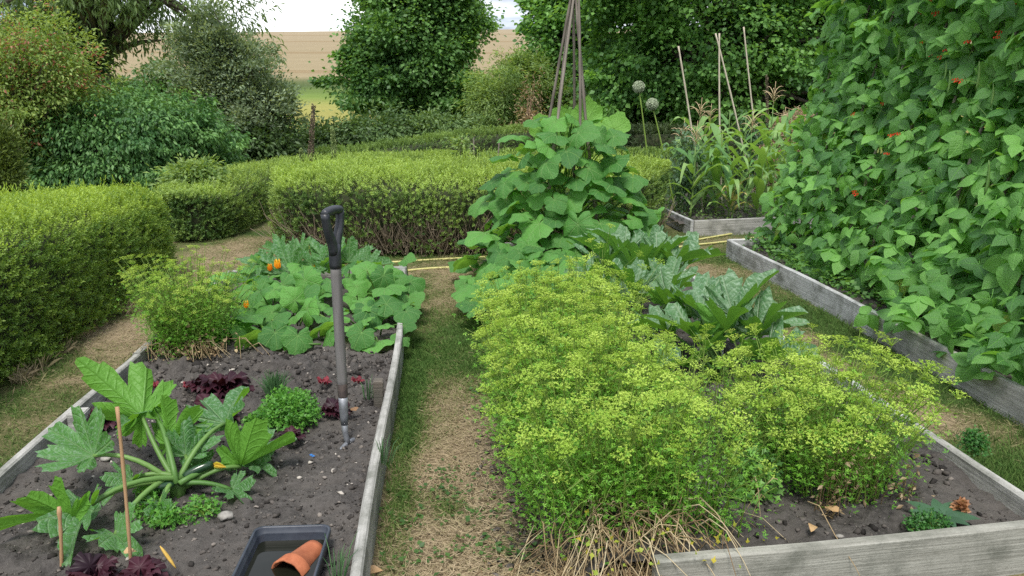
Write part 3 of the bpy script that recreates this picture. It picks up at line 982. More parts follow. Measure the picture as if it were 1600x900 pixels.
hedge('clipped_hedge', 'bright green clipped hedge running along the left grass path', [(-3.15, 2.2), (-3.0, 3.5), (-2.85, 5.0), (-2.72, 6.9)], [1.5, 1.35, 1.15, 1.0], [0.84, 0.82, 0.74, 0.66], 25000, 0.052, HEDGE_L, 0.05, shoots=260, seed=1, lit_top_tint=0.42)
hedge('clipped_hedge', 'broad clipped hedge with bare twiggy base behind the garden fork', [(-1.66, 8.45), (-1.1, 8.25), (-0.4, 8.12), (0.6, 8.05), (2.3, 8.1)], [1.8, 1.9, 1.95, 1.9, 1.7], [0.70, 0.71, 0.72, 0.73, 0.74], 22000, 0.058, HEDGE_C, 0.05, bare_foot=0.6, twigs=2200, shoots=600, seed=2, lit_top_tint=0.6)
hedge('clipped_hedge', 'narrow rounded hedge curving away at the end of the left grass path', [(-2.62, 8.1), (-2.5, 9.3), (-2.2, 11.0), (-1.3, 12.3), (0.2, 12.6)], [0.75, 0.8, 0.85, 0.8, 0.8], [0.47, 0.52, 0.52, 0.5, 0.5], 11000, 0.06, HEDGE_C, 0.04, seed=3, lit_top_tint=0.35)
hedge('clipped_hedge', 'long low hedge in the distance below the central tree', [(-3.2, 13.6), (-1.2, 14.0), (0.8, 14.6), (2.2, 15.0), (4.2, 15.2)], 0.9, [0.42, 0.5, 0.74, 0.82, 0.8], 9500, 0.075, HEDGE_F, 0.04, seed=4, lit_top_tint=0.4)
hedge('clipped_hedge', 'low clipped hedge seen between the squash teepee and the allium stems', [(0.6, 11.4), (1.9, 11.5), (3.2, 11.3), (4.0, 11.2)], 0.9, [0.56, 0.6, 0.60, 0.6], 7000, 0.065, HEDGE_F, 0.04, seed=5, lit_top_tint=0.35)
hedge('clipped_hedge', 'dark clipped hedge in shade under the large dark tree', [(3.1, 13.2), (4.6, 13.0), (6.5, 12.8)], 0.9, 0.85, 5000, 0.075, HEDGE_D, 0.05, seed=6, lit_top_tint=0.1)

# ------------------------------------------------------------------ trees and shrubs
BARK = plain_mat('bark', (0.05, 0.042, 0.034), (0.16, 0.135, 0.11), 0.9, 18, 5, 0.8, 0.02, stretch=(1, 1, 0.25))


def crown_pts(lobes, n, shell=0.55, seed=0):
    rg = np.random.default_rng(seed)
    lobes = np.asarray(lobes, float)
    vol = lobes[:, 3] * lobes[:, 4] * lobes[:, 5]
    k = rg.choice(len(lobes), n, p=vol / vol.sum())
    d = nrm(rg.normal(0, 1, (n, 3)))
    r = shell + (1 - shell) * rg.random(n) ** 0.7
    p = lobes[k, :3] + d * lobes[k, 3:] * r[:, None]
    return p, d


def lobes_r(l):
    return np.asarray(l, float)[:, 5]


def tree(name, label, cat, base, lobes, nclus, nleaf, leaf, size, spread, mat, trunk=None, limbs=26, shell=0.5, droop=0.3, seed=0, gap=0.0, flat=0.5, outline=1.0, tint_mid=0.45, up=0.35, group=None, clump=None, trunk_r=0.12, bark=None, gapscale=0.9, ragged=0.9, sprays=0, accent=None):
    """crown = many leaf clumps spread through the lobes; gap thins it in patches so that what is behind shows"""
    rg = np.random.default_rng(seed)
    root = thing(name, label, cat, base, group)
    off = np.asarray(base, float)
    lobes = np.asarray(lobes, float)
    p, d = crown_pts(lobes, nclus, shell, seed)
    lump = fbm(d[:, 0] * 2.2 + d[:, 1] * 1.3 + 20 + p[:, 0] * .7, d[:, 2] * 2.2 + 20 + p[:, 2] * .7, 140 + seed) - 0.5
    p = p + d * (lump * ragged * np.mean(lobes_r(lobes)))[:, None]
    p = p + d * rg.normal(0, outline * 0.16, nclus)[:, None] * spread / .25
    if gap:
        g = fbm(p[:, 0] * gapscale + p[:, 1] * .7, p[:, 2] * gapscale * 1.1 + p[:, 1] * 0.6, 91 + seed)
        p, d = p[g > gap], d[g > gap]
    sc = np.ones(len(p))
    if sprays:
        cc = p.mean(0); key = np.linalg.norm((p - cc) * [1, 1, 1.0], axis=1) + rg.normal(0, .15, len(p)) * np.linalg.norm(p - cc, axis=1)
        oi = np.argsort(-key)[:sprays * 2]; oi = rg.choice(oi, min(sprays, len(oi)), replace=False)
        ds = nrm(d[oi] + rg.normal(0, .45, (len(oi), 3)) + [0, 0, .1 - .35 * droop])
        ex = [p[oi] + ds * spread * (.45 + .5 * k) for k in range(4)]
        p = np.concatenate([p] + ex); d = np.concatenate([d] + [ds] * 4)
        sc = np.concatenate([sc] + [np.full(len(oi), .62 - .1 * k) for k in range(4)])
    p[:, 2] = np.maximum(p[:, 2], off[2] + 0.05)
    n = len(p)
    ct = np.clip(tint_mid + rg.normal(0, .26, n) + 0.8 * (fbm(p[:, 0] * 1.1 + 7, p[:, 2] * 1.1 + p[:, 1], 95 + seed) - .5), 0, 1)
    P = np.repeat(p, nleaf, 0); Dd = np.repeat(d, nleaf, 0)
    m = len(P)
    o_ = rg.normal(0, 1, (m, 3)) * np.array([spread, spread, spread * flat]) * np.repeat(sc, nleaf)[:, None]
    q = P + o_
    dirn = nrm(Dd * 0.5 + nrm(o_) * 0.7 + rg.normal(0, .45, (m, 3)) + np.array([0, 0, -droop]))
    nn = rg.normal(0, .55, (m, 3)) + np.array([0, 0, up * 2]) + Dd * 0.5
    tt_ = np.clip(np.repeat(ct, nleaf) + rg.normal(0, .1, m), 0, 1); ss_ = size * rg.uniform(0.65, 1.25, m)
    small = np.repeat((sc < 1) & (rg.random(n) < .45), nleaf) & (rg.random(m) < .5)
    acc = np.zeros(m, bool)
    if accent:
        acc = np.repeat(rg.random(n) < accent[2], nleaf) & (rg.random(m) < .6)
        put(accent[0], Buf().scatter(leaf, frames(dirn[acc], nn[acc]), q[acc], ss_[acc], tt_[acc]).mesh(accent[0], accent[1], off), root, kind='stuff')
    k_ = ~(acc | small)
    b = Buf().scatter(leaf, frames(dirn[k_], nn[k_]), q[k_], ss_[k_], tt_[k_])
    put('crown', b.mesh('crown', mat, off), root, kind='stuff')
    bt = Buf()
    top = np.asarray(trunk if trunk is not None else lobes[0, :3], float)
    if np.linalg.norm(top - off) > 0.05:
        bt.add(*tube(bend(off - [0, 0, .1], top, 0, 7, rg.normal(0, .03, 3) * np.linalg.norm(top - off)), np.linspace(trunk_r, trunk_r * .45, 7), 8))
        sel = p[rg.choice(n, min(limbs, n), replace=False)]
        for e in sel:
            f = rg.uniform(.35, 1.0)
            s = off + (top - off) * f
            if np.linalg.norm(e - s) < .1:
                continue
            bt.add(*tube(bend(s, e, 0.08 * np.linalg.norm(e - s), 5, rg.normal(0, .05, 3)), np.linspace(trunk_r * .38, trunk_r * .06, 5), 5))
        put('trunk', bt.mesh('trunk', bark or BARK, off, True), root)
    return root


def wat(px, py, y):
    return at(px, py, y)


def lobe(px, py, y, rx, rz, ry=None):
    """a crown lobe centred at photo position, half sizes in photo pixels"""
    c = at(px, py, y); k = (y * 1.02) / FPX
    return (c[0], c[1], c[2], rx * k, (ry or rx) * k, rz * k)


M_HAZEL = leaf_mat('tree_leaf_deep', (0.06, 0.15, 0.045), (0.20, 0.38, 0.11), 0.42)
M_HAZEL2 = leaf_mat('tree_leaf_mid', (0.055, 0.15, 0.04), (0.23, 0.45, 0.11), 0.42)
M_WILLOW = leaf_mat('tree_leaf_willow', (0.085, 0.15, 0.055), (0.23, 0.34, 0.13), 0.4)
M_SILVER = leaf_mat('tree_leaf_silver', (0.10, 0.155, 0.08), (0.34, 0.43, 0.27), 0.33)
M_IVY = leaf_mat('ivy_leaf', (0.05, 0.14, 0.04), (0.20, 0.38, 0.11), 0.3, rough=0.5, spec=0.35)
M_LIGHT = leaf_mat('shrub_leaf_light', (0.11, 0.20, 0.055), (0.30, 0.42, 0.14), 0.4)
M_YEL = leaf_mat('shrub_leaf_yellow', (0.14, 0.24, 0.05), (0.34, 0.44, 0.12), 0.35)
M_SHADE = leaf_mat('bush_leaf_shaded', (0.03, 0.065, 0.02), (0.09, 0.16, 0.045), 0.28)  # darker leaf tone, shade under the trees put into the colour
M_MID = leaf_mat('shrub_leaf_mid', (0.06, 0.12, 0.04), (0.17, 0.27, 0.09), 0.3)
M_BROWN = leaf_mat('dry_twig_leaf', (0.24, 0.17, 0.10), (0.42, 0.32, 0.19), 0.2)

M_RED = leaf_mat('reddish_leaf', (0.30, 0.10, 0.06), (0.42, 0.22, 0.14), 0.3)

Y = 22.0
tree('broadleaf_tree', 'dense dark green tree standing centre against the wheat field', 'tree', (-0.75, Y, 0.0),
     [lobe(650, 70, Y, 78, 88), lobe(645, -30, Y, 66, 55), lobe(605, 110, Y, 54, 48), lobe(700, 60, Y, 44, 66), lobe(640, 160, Y, 70, 42), lobe(575, 135, Y - .5, 40, 30), lobe(700, 135, Y, 55, 48), lobe(722, 30, Y, 34, 34), lobe(570, 55, Y, 30, 26)],
     1150, 88, LF_ROUND, 0.105, 0.27, M_HAZEL, trunk=at(655, 20, Y), sprays=130, shell=0.45, seed=11, gap=0.40, gapscale=1.4, flat=.42, ragged=1.5, trunk_r=0.16, tint_mid=0.4)
Y = 18.5
tree('shrub', 'airy light green shrub between the central tree and the cane teepee', 'shrub', (0.95, Y, 0.0),
     [lobe(800, 158, Y, 58, 42), lobe(845, 142, Y, 34, 38), lobe(770, 140, Y, 28, 26), lobe(815, 120, Y, 24, 20), lobe(760, 160, Y, 30, 30), lobe(850, 165, Y, 35, 32)],
     560, 40, LF_NARROW, 0.10, 0.22, M_LIGHT, trunk=at(810, 110, Y), sprays=90, shell=0.2, seed=12, ragged=1.6, gap=0.45, trunk_r=0.05, limbs=60, tint_mid=0.4)
Y = 19.5
tree('broadleaf_tree', 'dark rounded tree just left of the teepee tip against the sky', 'tree', tuple(np.array([at(890, 150, Y)[0], Y, 0])),
     [lobe(890, 70, Y, 45, 80), lobe(905, -10, Y, 45, 50), lobe(870, 25, Y, 28, 30), lobe(925, 110, Y, 40, 60), lobe(880, 130, Y, 34, 40)],
     650, 50, LF_ROUND, 0.115, 0.22, M_HAZEL2, trunk=at(895, 60, Y), sprays=60, shell=0.4, seed=13, gap=0.3, trunk_r=0.12)
Y = 15.0
tree('broadleaf_tree', 'huge dark hazel tree filling the upper right behind the bean canes', 'tree', (4.9, Y, 0.0),
     [lobe(1120, 60, Y, 150, 110), lobe(1000, 60, Y, 88, 90), lobe(1240, 50, Y, 110, 110), lobe(1100, -60, Y, 190, 60), lobe(975, 120, Y, 55, 50), lobe(1050, 140, Y, 70, 45), lobe(1260, 130, Y, 80, 55), lobe(1160, 140, Y, 80, 45), lobe(1340, 60, Y, 80, 120), lobe(960, 20, Y, 50, 55), lobe(1420, 20, Y, 80, 90)],
     1500, 80, LF_ROUND, 0.095, 0.27, M_HAZEL2, trunk=at(1130, 40, Y), sprays=160, shell=0.55, seed=14, gap=0.44, gapscale=1.5, flat=.38, ragged=1.5, trunk_r=0.2, tint_mid=0.42, limbs=60)
Y = 14.6
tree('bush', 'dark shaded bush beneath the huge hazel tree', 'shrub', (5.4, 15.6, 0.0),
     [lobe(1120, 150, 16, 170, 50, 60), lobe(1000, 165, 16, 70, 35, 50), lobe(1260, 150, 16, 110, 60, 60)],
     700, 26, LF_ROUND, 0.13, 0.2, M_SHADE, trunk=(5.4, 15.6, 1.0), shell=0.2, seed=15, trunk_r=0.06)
Y = 24.0
tree('broadleaf_tree', 'tall feathery tree with spreading dark limbs at upper left', 'tree', (at(145, 120, Y)[0], Y, 0.0),
     [lobe(150, -20, Y, 190, 90), lobe(300, 30, Y, 110, 60), lobe(60, 20, Y, 100, 60), lobe(370, 10, Y, 52, 75), lobe(230, 70, Y, 80, 34), lobe(120, 80, Y, 70, 46), lobe(40, 70, Y, 80, 60), lobe(330, 80, Y, 45, 40), lobe(200, -100, Y, 240, 60)],
     1350, 34, LF_NARROW, 0.21, 0.27, M_WILLOW, trunk=at(150, -60, Y), shell=0.25, seed=16, gap=0.475, gapscale=1.0, trunk_r=0.42, limbs=70, droop=0.8, flat=0.75)
tree('ivy_stump', 'small dark ivy clad stump below the feathery tree', 'shrub', (at(142, 120, 23)[0], 23.0, 0.0),
     [lobe(142, 100, 23, 17, 26), lobe(143, 70, 23, 12, 30)], 120, 22, LF_ROUND, 0.13, 0.13, M_SHADE, trunk=at(142, 60, 23), shell=0.2, seed=17, trunk_r=0.2)
Y = 13.6
tree('pear_tree', 'grey green small leaved tree with upright shoots left of the field view', 'tree', (at(390, 270, Y)[0], Y, 0.0),
     [lobe(350, 105, Y, 56, 60), lobe(385, 160, Y, 60, 64), lobe(335, 75, Y, 40, 40), lobe(412, 165, Y, 34, 44), lobe(342, 140, Y, 42, 50), lobe(385, 215, Y, 52, 35), lobe(445, 135, Y, 10, 28), lobe(325, 110, Y, 26, 40)],
     900, 40, LF, 0.065, 0.15, M_SILVER, trunk=at(392, 140, Y), sprays=150, shell=0.3, seed=18, gap=0.34, gapscale=1.7, trunk_r=0.07, limbs=60, tint_mid=0.38, droop=-0.3, ragged=1.5)
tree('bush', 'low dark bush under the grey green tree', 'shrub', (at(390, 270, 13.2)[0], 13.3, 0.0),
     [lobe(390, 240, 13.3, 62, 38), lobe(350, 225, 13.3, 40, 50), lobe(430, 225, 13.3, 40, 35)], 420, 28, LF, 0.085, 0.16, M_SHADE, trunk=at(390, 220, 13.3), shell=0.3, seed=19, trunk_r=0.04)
Y = 11.0
tree('ivy_mound', 'broad dark green ivy covered mound behind the left hedge', 'shrub', (at(190, 290, Y)[0], Y, 0.0),
     [lobe(200, 215, Y, 118, 66), lobe(110, 235, Y, 72, 76), lobe(290, 235, Y, 58, 62), lobe(190, 265, Y, 140, 50), lobe(230, 185, Y, 75, 34), lobe(120, 190, Y, 70, 40)],
     1500, 36, LF, 0.066, 0.12, M_IVY, trunk=at(190, 230, Y), sprays=120, shell=0.7, seed=20, droop=0.9, trunk_r=0.05, up=0.2, tint_mid=0.42)
Y = 10.2
tree('shrub', 'yellow green shrub with reddish tips at the left edge', 'shrub', (at(20, 280, Y)[0], Y, 0.0),
     [lobe(40, 130, Y, 70, 60), lobe(0, 100, Y, 60, 60), lobe(90, 110, Y, 40, 36), lobe(10, 180, Y, 50, 60), lobe(60, 70, Y, 40, 30), lobe(120, 135, Y, 30, 20)],
     430, 30, LF, 0.05, 0.17, M_YEL, trunk=at(30, 130, Y), sprays=120, accent=('red_tips', M_RED, .16), shell=0.2, seed=21, gap=0.40, gapscale=2.0, trunk_r=0.03, limbs=90, tint_mid=0.45, ragged=1.6)
Y = 9.0
tree('conifer', 'narrow dark yellow green conifer cut by the left edge', 'conifer', (at(3, 300, Y)[0], Y, 0.0),
     [lobe(2, 270, Y, 22, 44), lobe(4, 230, Y, 14, 30)], 300, 26, LF_NARROW, 0.06, 0.06, leaf_mat('conifer_leaf', (0.055, 0.10, 0.02), (0.15, 0.21, 0.045), 0.2), trunk=at(3, 230, Y), shell=0.5, seed=22, droop=-0.6, trunk_r=0.03)
Y = 30.0
for i, (px_, py_, rx, rz, lab, mt) in enumerate([(255, 125, 22, 28, 'small bright bush in the meadow beyond the feathery tree', M_MID), (200, 145, 20, 14, 'tiny round bush in the meadow left of the small bright bush', M_MID), (330, 150, 40, 35, 'pale sapling at the meadow edge behind the grey green tree', M_LIGHT), (160, 140, 30, 20, 'yellowish scrub at the foot of the feathery tree', M_YEL)]):
    tree('bush', lab, 'shrub', (at(px_, 180, Y)[0], Y, 0.0), [lobe(px_, py_, Y, rx, rz)], 130, 20, LF, 0.16, 0.22, mt, trunk=at(px_, py_, Y), shell=0.2, seed=30 + i, trunk_r=0.04)
Y = 15.6
for i, (px_, py_, rx, rz, lab, mt) in enumerate([(600, 205, 62, 26, 'loose light green shrub just left below the central tree', M_MID), (690, 205, 42, 24, 'leafy shrub at the foot of the central tree', M_MID), (515, 215, 48, 22, 'low dark weedy shrub behind the flower spikes', M_SHADE), (440, 225, 40, 26, 'low green scrub right of the grey green tree', M_MID), (300, 276, 26, 20, 'small light green bush poking above the left hedge end', M_LIGHT)]):
    yy_ = 8.9 if i == 4 else Y
    tree('bush', lab, 'shrub', (at(px_, 250, yy_)[0], yy_, 0.0), [lobe(px_, py_, yy_, rx, rz), lobe(px_ + rx * .5, py_ + rz * .3, yy_, rx * .6, rz * .8), lobe(px_ - rx * .5, py_ + rz * .3, yy_, rx * .6, rz * .8)], 230, 22, LF, 0.065 if i == 4 else 0.1, 0.07 if i == 4 else 0.14, mt, trunk=at(px_, py_, yy_), shell=0.15, seed=40 + i, trunk_r=0.03, limbs=18)
# dry weeds and tall grass at the field edge
n = 5200
px_ = np.concatenate([U(470, 860, 3600), U(930, 1010, 1600)])
yy_ = U(16.2, 19.5, n)
kx = np.array([at(a, 200, b_)[0] for a, b_ in zip(px_, yy_)])
blades('tall_dry_grass', kx, yy_, np.zeros(n), U(0.25, 0.75, n), U(0.012, 0.024, n), U(0, 6.28, n), U(0.7, 0.97, n), np.clip(rng.normal(.55, .25, n), 0, 1), GRASS)
tree('dead_bush', 'dry brown leafless bush below the airy light shrub', 'shrub', (at(825, 200, 17.2)[0], 17.2, 0.0), [lobe(828, 185, 17.2, 16, 20), lobe(830, 150, 17.2, 9, 28)], 45, 14, LF_NARROW, 0.1, 0.12, M_BROWN, trunk=at(828, 165, 17.2), shell=0.1, seed=50, trunk_r=0.025, limbs=40, bark=plain_mat('dry_bark', (0.3, 0.2, 0.13), (0.42, 0.3, 0.2), 0.9))

# ------------------------------------------------------------------ vegetables
STEM = leaf_mat('green_stem', (0.07, 0.17, 0.035), (0.15, 0.27, 0.07), 0.1, per_object=True)
STEM_T = leaf_mat('green_stem_tinted', (0.07, 0.16, 0.03), (0.17, 0.3, 0.06), 0.15)
PUMP = leaf_mat('squash_leaf', (0.03, 0.135, 0.025), (0.12, 0.33, 0.06), 0.32, rough=0.52, per_object=True, veins='palm', under=(0.18, 0.38, 0.08), vein_col=(0.24, 0.42, 0.14), spec=0.3)
COURG = leaf_mat('courgette_leaf', (0.05, 0.17, 0.04), (0.09, 0.25, 0.06), 0.34, rough=0.5, per_object=True, veins='palm', under=(0.13, 0.32, 0.045), vein_col=(0.2, 0.35, 0.14), silver=(0.21, 0.34, 0.22))
COURG_G = leaf_mat('courgette_leaf_grey', (0.055, 0.155, 0.06), (0.10, 0.22, 0.09), 0.28, rough=0.5, per_object=True, veins='palm', under=(0.12, 0.29, 0.05), vein_col=(0.28, 0.38, 0.24), silver=(0.24, 0.36, 0.25))
BEAN = leaf_mat('bean_leaf', (0.04, 0.155, 0.032), (0.20, 0.46, 0.09), 0.42, rough=0.42, per_object=True, veins='pinnate', under=(0.16, 0.36, 0.08), spec=0.6, spots=((0.40, 0.42, 0.06), 0.99))
BEAN_T = leaf_mat('bean_leaf_tinted', (0.04, 0.155, 0.032), (0.20, 0.46, 0.09), 0.42, rough=0.42, veins='pinnate', under=(0.16, 0.36, 0.08), spec=0.6, spots=((0.40, 0.42, 0.06), 0.99))

PL = [Buf().add(*pumpkin_leaf(k)[:2], uv=pumpkin_leaf(k)[2]).mesh('squash_leaf', PUMP, smooth=True) for k in range(7)]
CL = [courgette_leaf(k, 0.27 + 0.06 * (k % 4)) for k in range(8)]
CLM = [Buf().add(*c[:2], uv=c[2]).mesh('courgette_leaf', COURG, smooth=True) for c in CL]
CLG = [Buf().add(*c[:2], uv=c[2]).mesh('courgette_leaf', COURG_G, smooth=True) for c in CL]


def stalk(b, a, c, r=0.006, sag=0.05, m=6, k=5, tint=0.5, side=None):
    b.add(*tube(bend(a, c, sag, m, side), np.linspace(r * 1.25, r * .8, m), k), tint=tint)


def leaf_dir(base, tip, nhint):
    d = nrm(np.asarray(tip) - np.asarray(base))
    return frames(d, np.asarray(nhint, float))


def squash(root, spots, stems_from, meshes=PL, r=0.006, sag=0.05, smat=None):
    """spots: list of (attach point, tip direction, normal, size)"""
    b = Buf()
    for (p, d, n_, s) in spots:
        put_m('leaf', random.choice(meshes), root, frames(np.asarray(d, float), np.asarray(n_, float)), p, s)
        q = stems_from(p)
        if q is not None:
            stalk(b, q, p, r * random.uniform(.8, 1.1), sag * random.uniform(.4, 1.2), tint=random.random())
    if b.n:
        put('stalks', b.mesh('stalks', STEM_T, root.location, True), root, kind='stuff')


# --- cane teepee with a squash climbing it
TX, TY = 0.98, 6.15
CANE = tint_mat('old_cane', [(0.0, (0.10, 0.085, 0.07)), (0.5, (0.21, 0.18, 0.155)), (1.0, (0.34, 0.30, 0.26))], 0.8)
BAMBOO = plain_mat('bamboo', (0.30, 0.17, 0.085), (0.46, 0.30, 0.16), 0.6, 24, 4, 0.2, stretch=(1, 1, 0.12))


def cane_buf(a, c, r0=0.009, r1=0.006, k=7, nodes=9, tint=None, wob=0.012):
    a = np.asarray(a, float); c = np.asarray(c, float)
    m = nodes * 3 + 1
    P = bend(a, c, 0, m, rng.normal(0, wob, 3))
    rr = np.linspace(r0, r1, m) * np.where(np.arange(m) % 3 == 0, 1.22, 1.0)
    V, F = tube(P, rr, k)
    t = np.repeat(np.clip((U(0.2, .8) if tint is None else tint) + rng.normal(0, .1, m) - .25 * (np.arange(m) % 3 == 0), 0, 1), k)
    return Buf().add(V, F, t)


tee = thing('cane_teepee', 'tall teepee of old grey canes rising from the climbing squash', 'plant support', (TX, TY, 0.1))
apex = np.array([TX + 0.035, TY, 2.30])
for i in range(7):
    a = i * 2 * math.pi / 7 + .35
    foot = np.array([TX + .34 * math.cos(a), TY + .34 * math.sin(a), 0.05])
    d = nrm(apex + [0.02 * math.cos(a + 1.5), 0.02 * math.sin(a + 1.5), 0] - foot)
    put('cane', cane_buf(foot, foot + d * U(2.38, 2.55), 0.012, 0.009).mesh('cane', CANE, tee.location), tee)
tie = Buf().add(*tube([apex + [.035 * math.cos(q), .035 * math.sin(q), -.08 + .004 * q] for q in np.linspace(0, 18, 60)], .003, 4))
put('twine', tie.mesh('twine', plain_mat('twine', (0.25, 0.19, 0.12), (0.35, 0.28, 0.18)), tee.location), tee)

sq = thing('climbing_squash', 'large leaved squash plant climbing the cane teepee', 'squash plant', (TX, TY, 0.1))
spots = []


def r_at(z):
    return np.interp(z, [0.1, 0.35, 0.7, 0.95, 1.15, 1.32], [0.80, 0.69, 0.55, 0.46, 0.36, 0.2])


tries = 0
placed = []
while len(spots) < 185 and tries < 9000:
    tries += 1
    z = 0.14 + 1.16 * random.random() ** 0.95
    a = random.uniform(-math.pi, 0.35) if random.random() < .86 else random.uniform(0.35, math.pi)
    rr = r_at(z) * random.uniform(.72, 1.14)
    p = np.array([TX + rr * math.cos(a) * (1.0 if math.cos(a) > 0 else 1.02), TY + rr * math.sin(a) * .95, z])
    if any(np.linalg.norm(p - q) < 0.125 for q in placed):
        continue
    placed.append(p)
    o = np.array([math.cos(a), math.sin(a), 0])
    d = o * random.uniform(.5, 1.0) + np.array([random.gauss(0, .5), random.gauss(0, .35), random.uniform(-.55, .2)])
    n_ = o * random.uniform(-.05, .75) + np.array([random.gauss(0, .35), random.gauss(0, .3), random.uniform(.6, 1.1)])
    spots.append((p, d, n_, random.uniform(.13, .28)))
# a few big young leaves standing up at the top, lit through
for px_, py_, s, dz in [(882, 196, .26, 1.0), (918, 186, .25, 1.0), (850, 205, .22, .8), (935, 205, .22, .6), (960, 200, .22, .7), (875, 212, .24, .9)]:
    p = at(px_, py_, TY + random.uniform(-.15, .2))
    spots.append((p, (random.gauss(0, .4), .45, dz), (random.gauss(0, .3), 0.95, -.12), s))
squash(sq, spots, lambda p: np.array([TX + (p[0] - TX) * .35, TY + (p[1] - TY) * .35, max(.1, p[2] - random.uniform(.15, .32))]), r=.005, sag=.04)
b = Buf()
for i in range(14):
    a = random.uniform(0, 6.28); P = []
    for t in np.linspace(0, 1, 16):
        z = .08 + 1.15 * t; rr = r_at(z) * .42
        P.append((TX + rr * math.cos(a + 1.5 * t), TY + rr * math.sin(a + 1.5 * t), z))
    b.add(*tube(P, np.linspace(.008, .004, 16), 5), tint=random.random())
put('vine', b.mesh('vine', STEM_T, sq.location, True), sq)
# trailing skirt of the same plant towards the path (lower left in the photograph)
sk = thing('trailing_squash', 'squash trailing over the grass path at the teepee foot', 'squash plant', (0.35, 5.3, 0.05))
spots = []
placed = []
for _ in range(2500):
    x = random.uniform(.12, 1.0); y = random.uniform(4.55, 5.5)
    if x < .12 + .25 * max(0, (5.0 - y)):
        continue
    z = .10 + .32 * math.exp(-((x - .62) / .42) ** 2) * random.uniform(.6, 1.1)
    p = np.array([x, y, z])
    if any(np.linalg.norm(p - q) < .105 for q in placed) or len(spots) > 75:
        continue
    placed.append(p)
    spots.append((p, (random.gauss(-.4, .5), random.gauss(-.5, .4), random.uniform(-.5, .1)), (random.gauss(-.15, .3), random.gauss(-.35, .25), 1), random.uniform(.12, .21)))
squash(sk, spots, lambda p: np.array([p[0] * .7 + .55 * .3, p[1] * .7 + 5.2 * .3, .07]), r=.004, sag=.03)

# --- squash and courgette in the far half of the left bed
lp = thing('squash_plant', 'sprawling squash with broad leaves in the far half of the left bed', 'squash plant', (-.85, 5.0, .12))
spots = []; placed = []
for _ in range(6000):
    x = random.uniform(-1.45, -.22); y = random.uniform(4.25, 5.6)
    if (y < 4.55 and (x > -.55 or x < -1.15) and random.random() < .8):
        continue
    h = .08 + .17 * np.clip((y - 4.2) / .7, 0, 1) * random.uniform(.3, 1.3)
    p = np.array([x, y, h + .05])
    if any(np.linalg.norm((p - q)[:2]) < .115 for q in placed) or len(spots) > 92:
        continue
    placed.append(p)
    spots.append((p, (random.gauss(0, .7), random.gauss(-.4, .6), random.uniform(-.5, .3)), (random.gauss(0, .4), random.gauss(-.3, .35), 1), random.uniform(.10, .235)))
for px_, py_, y, s in [(565, 520, 4.2, .16), (640, 440, 5.1, .2), (600, 425, 5.4, .22), (575, 485, 4.6, .2), (430, 520, 4.25, .17), (365, 500, 4.45, .2), (465, 525, 4.22, .17)]:
    p = at(px_, py_, y)
    spots.append((p, (random.gauss(.2, .4), -.6, -.5), (random.gauss(0, .2), -.45, 1), s))
squash(lp, spots, lambda p: np.array([p[0] + random.gauss(0, .06), p[1] + random.uniform(.02, .14), .12]), r=.0045, sag=.02)
b = Buf()
for P in [[(-1.05, 4.6, .14), (-.95, 4.3, .17), (-.8, 4.2, .15), (-.68, 4.22, .14)], [(-.9, 5.2, .15), (-.8, 4.7, .2), (-.6, 4.45, .17), (-.45, 4.4, .14)], [(-1.2, 5.2, .15), (-1.3, 4.7, .18), (-1.35, 4.4, .14)], [(-.6, 5.3, .15), (-.4, 4.9, .24), (-.3, 4.75, .2)], [(-1.0, 4.9, .15), (-1.1, 4.5, .2), (-.9, 4.25, .16)]]:
    b.add(*tube(resample(P, 14)[0], .007, 5), tint=random.random())
put('vine', b.mesh('vine', STEM_T, lp.location, True), lp)
YELLOW = leaf_mat('squash_flower', (0.75, 0.30, 0.02), (0.85, 0.48, 0.04), 0.3, per_object=True)
fl = Buf()
for k in range(6):
    a = k * 1.047
    fl.scatter(lf_ovate(.55, -.35, .2, rows=4), frames(np.array([[math.cos(a) * .55, math.sin(a) * .55, .8]]), np.array([[-math.cos(a), -math.sin(a), .5]])), np.zeros((1, 3)), np.array([1.0]), .5)
FLM = fl.mesh('squash_flower', YELLOW, smooth=True)
for px_, py_, y, s in [(434, 421, 5.55, .075), (422, 424, 5.5, .055), (491, 425, 5.6, .06), (385, 482, 4.65, .05)]:
    put_m('flower', FLM, lp, np.eye(3), at(px_, py_, y), s)


def courgette(name, label, center, leaves, meshes, stem_r=.011, group=None):
    """leaves: (attach xyz, tip xyz, normal, size or None)"""
    root = thing(name, label, 'courgette plant', tuple(center), group)
    c = np.asarray(center, float)
    for (p, tip, nh, s) in leaves:
        p = np.asarray(p, float); tip = np.asarray(tip, float)
        s = s or np.linalg.norm(tip - p) / .97
        put_m('leaf', random.choice(meshes), root, leaf_dir(p, tip, nh), p, s)
        b = Buf()
        a0 = c + np.array([random.gauss(0, .02), random.gauss(0, .02), random.uniform(.0, .05)])
        dd = p - a0; L_ = np.linalg.norm(dd)
        V, F = tube(bend(a0, p, .10 * L_ * (0.5 if dd[2] > .6 * L_ else 1), 9, rng.normal(0, .012, 3)), np.linspace(stem_r, stem_r * .62, 9), 7)
        b.add(V, F, .5)
        put('leaf_stalk', b.mesh('leaf_stalk', STEM, root.location, True), root)
    cr = Buf().add(*tube([c + [0, 0, -.04], c + [0, 0, .02], c + [.01, .0, .06]], [.028, .026, .016], 8))
    put('crown_stem', cr.mesh('crown_stem', STEM, root.location, True), root)
    return root


C0 = np.array([-.95, 2.62, .13])
UPV = (0, -.3, 1)


def cl(bx, by, byY, tx, ty, tY, nh=UPV, s=None):
    return (at(bx, by, byY), at(tx, ty, tY), nh, s)


